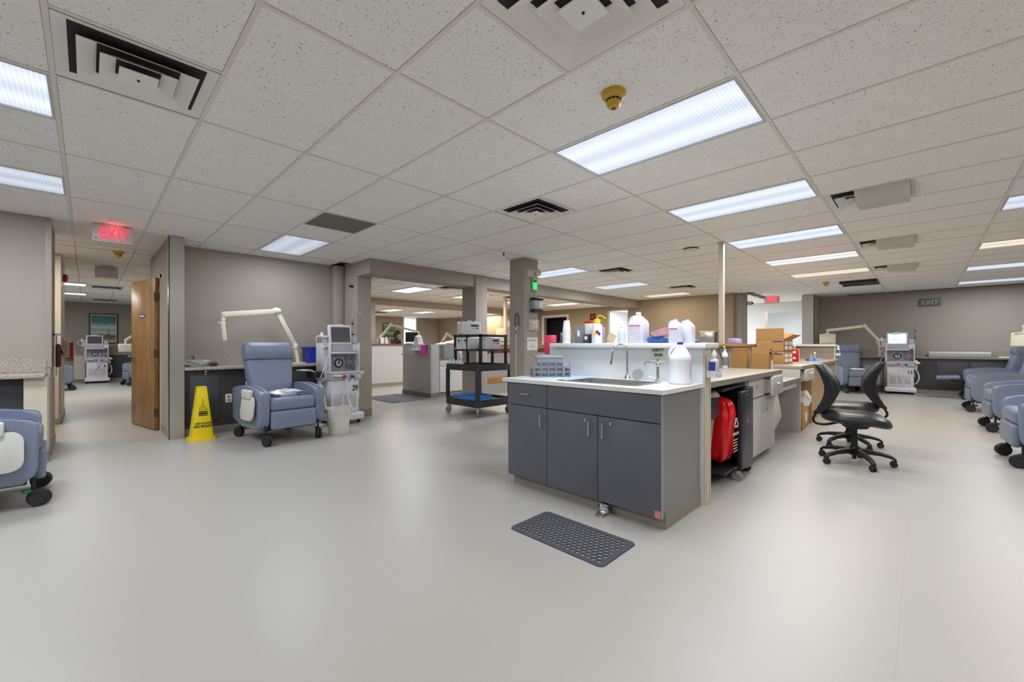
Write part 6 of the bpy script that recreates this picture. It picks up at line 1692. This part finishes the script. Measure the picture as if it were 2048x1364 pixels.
MB().box((-0.18, -0.52, 0), (0.18, 0.50, 0.13), 0.03, 3).obj('pad', mat('grey_pad', (190, 190, 188), 0.5), t)
MB().tube([(-0.18, y, 0.065) for y in (-0.48, 0, 0.46)], 0.006, 6).obj('piping', M_grey, t)
t = thing('white_tray', 'flat white tray lying on the end wall counter', 'tray', (14.49, -1.55, 0.901))
MB().box((-0.12, -0.35, 0), (0.12, 0.33, 0.018), 0.004).obj('tray', M_plwhite, t); MB().box((-0.11, -0.34, 0.018), (-0.10, 0.32, 0.03)).obj('lip', M_plwhite, t)
for y, z, w_, h_, m, l in ((1.60, 0.30, 0.30, 0.42, M_card, 'carton shelved under the end wall counter behind the recliner'), (1.05, 0.12, 0.26, 0.5, M_cream, 'cream storage bin under the end wall counter')):
    t = thing('storage_box', l, 'box', (14.55, y, 0.0))
    MB().box((-0.12, -w_ / 2, 0), (0.12, w_ / 2, h_), 0.006).obj('body', m, t); MB().box((-0.125, -w_ / 2 - 0.004, h_ - 0.05), (0.125, w_ / 2 + 0.004, h_), 0.004).obj('lid', m, t)
# long counter behind the recliner row
rl = thing('counter_row_wall', 'long counter behind the row of recliners', 'counter', (0, 0, 0))
MB().box((2.0, -2.59, 0.86), (14.0, -2.12, 0.90), 0.004).obj('countertop', mat('taupe_counter', (150, 142, 128), 0.4), rl)
MB().box((2.0, -2.22, 0.0), (14.0, -2.18, 0.86)).obj('front_panel', M_darkpanel, rl)

# ================================================================ more things around the ledge
t = thing('pink_paper_holder', 'red pink plastic folder standing past the end of the ledge', 'folder', (3.62, 2.96, 0))
MB().box((-0.05, -0.05, 1.09), (0.05, 0.05, 1.30), 0.006).obj('folder', mat('pink_red_plastic', (226, 70, 96), 0.4), t)
MB().box((-0.10, -0.08, 0), (0.10, 0.10, 1.09), 0.02).obj('stand', mat('pale_blue_bin', (150, 164, 196), 0.5), t)
t = crumple('tangled_cable', 'bunch of dark tangled cables hanging past the ledge end', 'cables', (3.60, 2.78, 1.07), (0.07, 0.07, 0.16), mat('dark_cable', (44, 52, 50), 0.5), 21)
t = thing('cable_stool', 'pale storage bin under the tangled cables', 'bin', (3.60, 2.78, 0))
MB().box((-0.08, -0.06, 0), (0.08, 0.06, 1.066), 0.01).obj('body', mat('pale_lilac_bin', (176, 178, 196), 0.5), t); MB().box((-0.085, -0.065, 1.03), (0.085, 0.065, 1.068), 0.004).obj('rim', M_ltgrey, t)
for x, y, w_, d_, h_, m, l in ((3.36, 2.36, 0.09, 0.10, 0.165, (126, 128, 138), 'dark grey glove box behind the foam cups'), (3.37, 2.27, 0.07, 0.07, 0.20, (222, 220, 214), 'white carton with red top on the ledge'),
                               (3.30, 2.245, 0.06, 0.055, 0.085, (70, 72, 84), 'small charcoal box with white label on the ledge'), (3.38, 2.17, 0.06, 0.09, 0.15, (150, 148, 160), 'lavender grey box beside the wash bottle')):
    t = thing('ledge_box', l, 'box', (x, y, ZL))
    MB().box((-w_ / 2, -d_ / 2, 0), (w_ / 2, d_ / 2, h_), 0.003).obj('body', mat('ledge_box_%d_%d_%d' % m, m, 0.5), t)
    if h_ > 0.18: MB().box((-w_ / 2 - 0.002, -d_ / 2 - 0.002, h_ - 0.012), (w_ / 2 + 0.002, d_ / 2 + 0.002, h_ + 0.012), 0.004).obj('red_top', M_red, t)
    else: MB().box((-w_ / 2 - 0.002, -0.014, h_ * 0.4), (-w_ / 2, 0.014, h_ * 0.75)).obj('label_sheet', M_paper, t)
t = thing('tilted_card', 'tan card leaning beside the wash bottle', 'card', (3.34, 2.03, ZL))
MB().box((-0.004, -0.04, 0.0), (0.0, 0.04, 0.075), M=Matrix.Translation((0, 0, 0.018)) @ Matrix.Rotation(R(28), 4, 'X')).obj('sheet', mat('tan_card', (206, 180, 146), 0.7), t); MB().box((-0.01, -0.03, 0), (0.02, 0.03, 0.02)).obj('card_foot', mat('tan_card', (206, 180, 146), 0.7), t)
# clutter on the oak cap
crumple('blue_glove_pile', 'crumpled blue glove pile on the oak cap of the desk half wall', 'gloves', (4.95, 1.93, 1.206), (0.16, 0.075, 0.055), mat('bright_blue_film', (46, 140, 220), 0.4), 31)
crumple('dark_pouch', 'dark pouch lying on the oak cap next to the blue gloves', 'pouch', (4.55, 1.93, 1.206), (0.14, 0.07, 0.05), mat('dark_pouch', (56, 54, 58), 0.6), 32)
t = thing('lilac_box', 'small lilac tissue box on the oak cap past the service pole', 'box', (6.55, 1.93, 1.206))
MB().box((-0.12, -0.06, 0), (0.12, 0.06, 0.075), 0.012).obj('body', mat('lilac_card', (176, 164, 214), 0.6), t); MB().box((-0.04, -0.02, 0.075), (0.04, 0.02, 0.08)).obj('slot', M_paper, t)
t = thing('steel_napkin_box', 'steel paper towel box on the tan back wall', 'dispenser', (11.89, 4.15, 1.40), R(-90))
MB().box((-0.18, -0.14, -0.16), (0.18, 0, 0.16), 0.01).obj('housing', M_steel, t)
MB().box((-0.20, -0.15, 0.13), (0.20, 0, 0.17), 0.006).obj('lid', M_ivory, t)
cb_ = tag(MB().tube([(5.3, 1.86, 1.213), (5.42, 1.815, 1.20), (5.5, 1.79, 1.08), (5.56, 1.78, 0.98), (5.7, 1.80, 0.92), (5.95, 1.82, 0.85)], 0.006, 8, 6).obj('black_cable', M_black), 'black cable trailing down the desk half wall', 'cable')
t = thing('charger_cord', 'white charger cord looped over the white cap', 'cable', (9.75, 1.81, 1.206))
MB().tube([(0, 0.05, 0.006), (0, -0.01, 0.004), (0, -0.012, -0.10), (0.03, -0.012, -0.17), (0.06, -0.012, -0.10), (0.05, -0.01, 0.004), (0.05, 0.06, 0.006)], 0.006, 6, 5).obj('cord', M_paper, t)
crumple('white_sheet_pile', 'loose white papers on the white cap of the half wall', 'papers', (9.1, 1.925, 1.207), (0.26, 0.085, 0.04), M_paper, 33)
t = thing('bay_number', 'black station number eighteen on the end wall', 'sign', (14.748, 1.36, 1.20), R(-90))
text('1 8', 0.10, M_ink, t, (0, -0.002, 0), FRONT)
# nurse-room wall pieces
t = thing('wall_notice', 'cream notice on the tan nurse station wall beside the bright doorway', 'paper', (12.999, 8.55, 1.75), R(-90))
MB().box((-0.16, -0.004, -0.22), (0.16, 0, 0.22)).obj('sheet', mat('cream_notice', (216, 196, 170), 0.7), t); MB().box((-0.10, -0.005, 0.10), (0.10, -0.004, 0.12)).obj('print_line', M_grey, t)
t = thing('red_extinguisher_sign', 'small dark red framed sign on the tan nurse station wall', 'sign', (12.999, 8.62, 2.22), R(-90))
MB().box((-0.12, -0.02, -0.12), (0.12, 0, 0.12), 0.006).obj('frame', mat('dark_brown_frame', (60, 26, 18), 0.5), t); MB().box((-0.07, -0.022, -0.07), (0.07, -0.02, 0.07)).obj('face', mat('dull_red', (150, 40, 30), 0.5), t)
t = thing('dark_door', 'dark brown door in the room beyond the exit passage', 'door', (19.29, 2.75, 0), R(-90))
MB().box((-0.5, -0.05, 0), (0.5, 0, 2.1), 0.004).obj('leaf', mat('dark_brown_door', (70, 48, 40), 0.5), t); MB().box((-0.58, -0.03, 0), (-0.5, 0, 2.18)).obj('casing', M_plwhite, t); MB().cyl((0.42, -0.05, 1.0), (0.42, -0.10, 1.0), 0.03).obj('knob', M_steel, t)
for k, (y, l) in enumerate(((3.35, 'small camera on the pier beside the exit passage'),)):
    t = thing('pier_camera', l, 'camera', (12.6, 3.39, 2.32))
    MB().box((-0.06, -0.10, -0.05), (0.06, 0, 0.05), 0.01).obj('body', M_ivory, t); MB().cyl((0.0, -0.10, 0), (0.0, -0.13, 0), 0.03).obj('eye', M_black, t)

# ================================================================ person working behind the half wall
def person(label, loc, rz):
    t = thing('person', label, 'person', loc, rz)
    V = [(0, 0, 0.50), (0, -0.01, 0.62), (0, -0.015, 0.76), (0, -0.04, 0.92), (0, -0.06, 1.00), (0, -0.085, 1.07),        # 0-5 pelvis..neck
         (-0.16, -0.05, 0.96), (-0.21, -0.10, 0.72), (-0.14, -0.30, 0.66), (-0.10, -0.36, 0.68),
         (0.16, -0.05, 0.96), (0.21, -0.10, 0.72), (0.14, -0.30, 0.66), (0.10, -0.36, 0.68),
         (-0.10, -0.02, 0.49), (-0.12, -0.40, 0.50), (-0.12, -0.40, 0.10), (-0.12, -0.52, 0.05),
         (0.10, -0.02, 0.49), (0.12, -0.40, 0.50), (0.12, -0.40, 0.10), (0.12, -0.52, 0.05)]
    Ed = [(0, 1), (1, 2), (2, 3), (3, 4), (4, 5), (3, 6), (6, 7), (7, 8), (8, 9), (3, 10), (10, 11), (11, 12), (12, 13), (0, 14), (14, 15), (15, 16), (16, 17), (0, 18), (18, 19), (19, 20), (20, 21)]
    rad = {0: 0.15, 1: 0.135, 2: 0.14, 3: 0.13, 4: 0.07, 5: 0.055, 6: 0.065, 7: 0.048, 8: 0.036, 9: 0.035, 10: 0.065, 11: 0.048, 12: 0.036, 13: 0.035, 14: 0.09, 15: 0.065, 16: 0.045, 17: 0.045, 18: 0.09, 19: 0.065, 20: 0.045, 21: 0.045}
    me = bpy.data.meshes.new('clothed_body'); me.from_pydata(V, Ed, []); me.update()
    o = bpy.data.objects.new('clothed_body', me); C.objects.link(o); o.parent = t
    sk_ = o.modifiers.new('skin', 'SKIN')
    for i, sv in enumerate(me.skin_vertices[0].data):
        sv.radius = (rad[i], rad[i] * (0.75 if i < 4 else 1)); sv.use_root = (i == 0)
    o.modifiers.new('sub', 'SUBSURF').levels = 2; o.modifiers['sub'].render_levels = 2
    me.materials.append(mat('dark_scrubs', (52, 44, 46), 0.8))
    M_skin = mat('skin', (190, 146, 120), 0.5)
    Mh = Matrix.Translation((0, -0.125, 1.165)) @ Matrix.Rotation(R(25), 4, 'X')
    hd = MB().ell((0, 0, 0), (0.075, 0.095, 0.115), 20, 14, M=Mh).ell((0, -0.095, -0.02), (0.014, 0.02, 0.024), 10, 8, M=Mh)
    for s in (-1, 1): hd.ell((s * 0.076, 0.005, -0.01), (0.012, 0.02, 0.03), 10, 8, M=Mh)
    hd = hd.obj('head', M_skin, t)
    MB().ell((0, 0.022, 0.025), (0.088, 0.10, 0.108), 20, 14, M=Mh).ell((0, 0.09, -0.06), (0.06, 0.05, 0.09), 14, 10, M=Mh).obj('hair', mat('dark_brown_hair', (48, 32, 26), 0.6), hd)
    for s in (-1, 1):
        MB().ell((s * 0.03, -0.085, 0.01), (0.012, 0.010, 0.007), 10, 8, M=Mh).obj('eye', M_ink, hd)
        hn = MB().ell((s * 0.10, -0.40, 0.68), (0.032, 0.045, 0.016), 12, 8)
        for q in range(4): hn.tube([(s * 0.10 + (q - 1.5) * 0.016, -0.43, 0.682), (s * 0.10 + (q - 1.5) * 0.017, -0.465, 0.680), (s * 0.10 + (q - 1.5) * 0.017, -0.485 + abs(q - 1.3) * 0.006, 0.668)], 0.0085, 6)
        hn.tube([(s * 0.075, -0.39, 0.682), (s * 0.058, -0.42, 0.678), (s * 0.056, -0.44, 0.67)], 0.009, 6)
        hn.obj('hand', M_skin, t)
    MB().box((-0.03, -0.10, -0.062), (0.03, -0.083, -0.055), M=Mh).obj('mouth', mat('lip', (150, 90, 84), 0.5), hd)
    return t
person('person in dark top on a tall stool, bending forward behind the oak capped half wall', (6.72, 11.75, 0.36), R(100))
t = thing('round_stool', 'tall round stool under the person in the dark top', 'stool', (6.72, 11.75, 0))
MB().lathe([(0.05, 0.66), (0.17, 0.68), (0.17, 0.71), (0.05, 0.725)], n=24).obj('seat', M_black, t)
MB().lathe([(0.42, 0.36), (0.43, 0.37), (0.42, 0.38), (0.41, 0.37)], n=32, caps=False).cyl((-0.42, 0, 0.37), (0.42, 0, 0.37), 0.012).obj('foot_ring', M_steel, t)
MB().cyl((0, 0, 0.03), (0, 0, 0.67), 0.03).lathe([(0.2, 0), (0.2, 0.02), (0.05, 0.05)], n=24).obj('pedestal', M_steel, t)
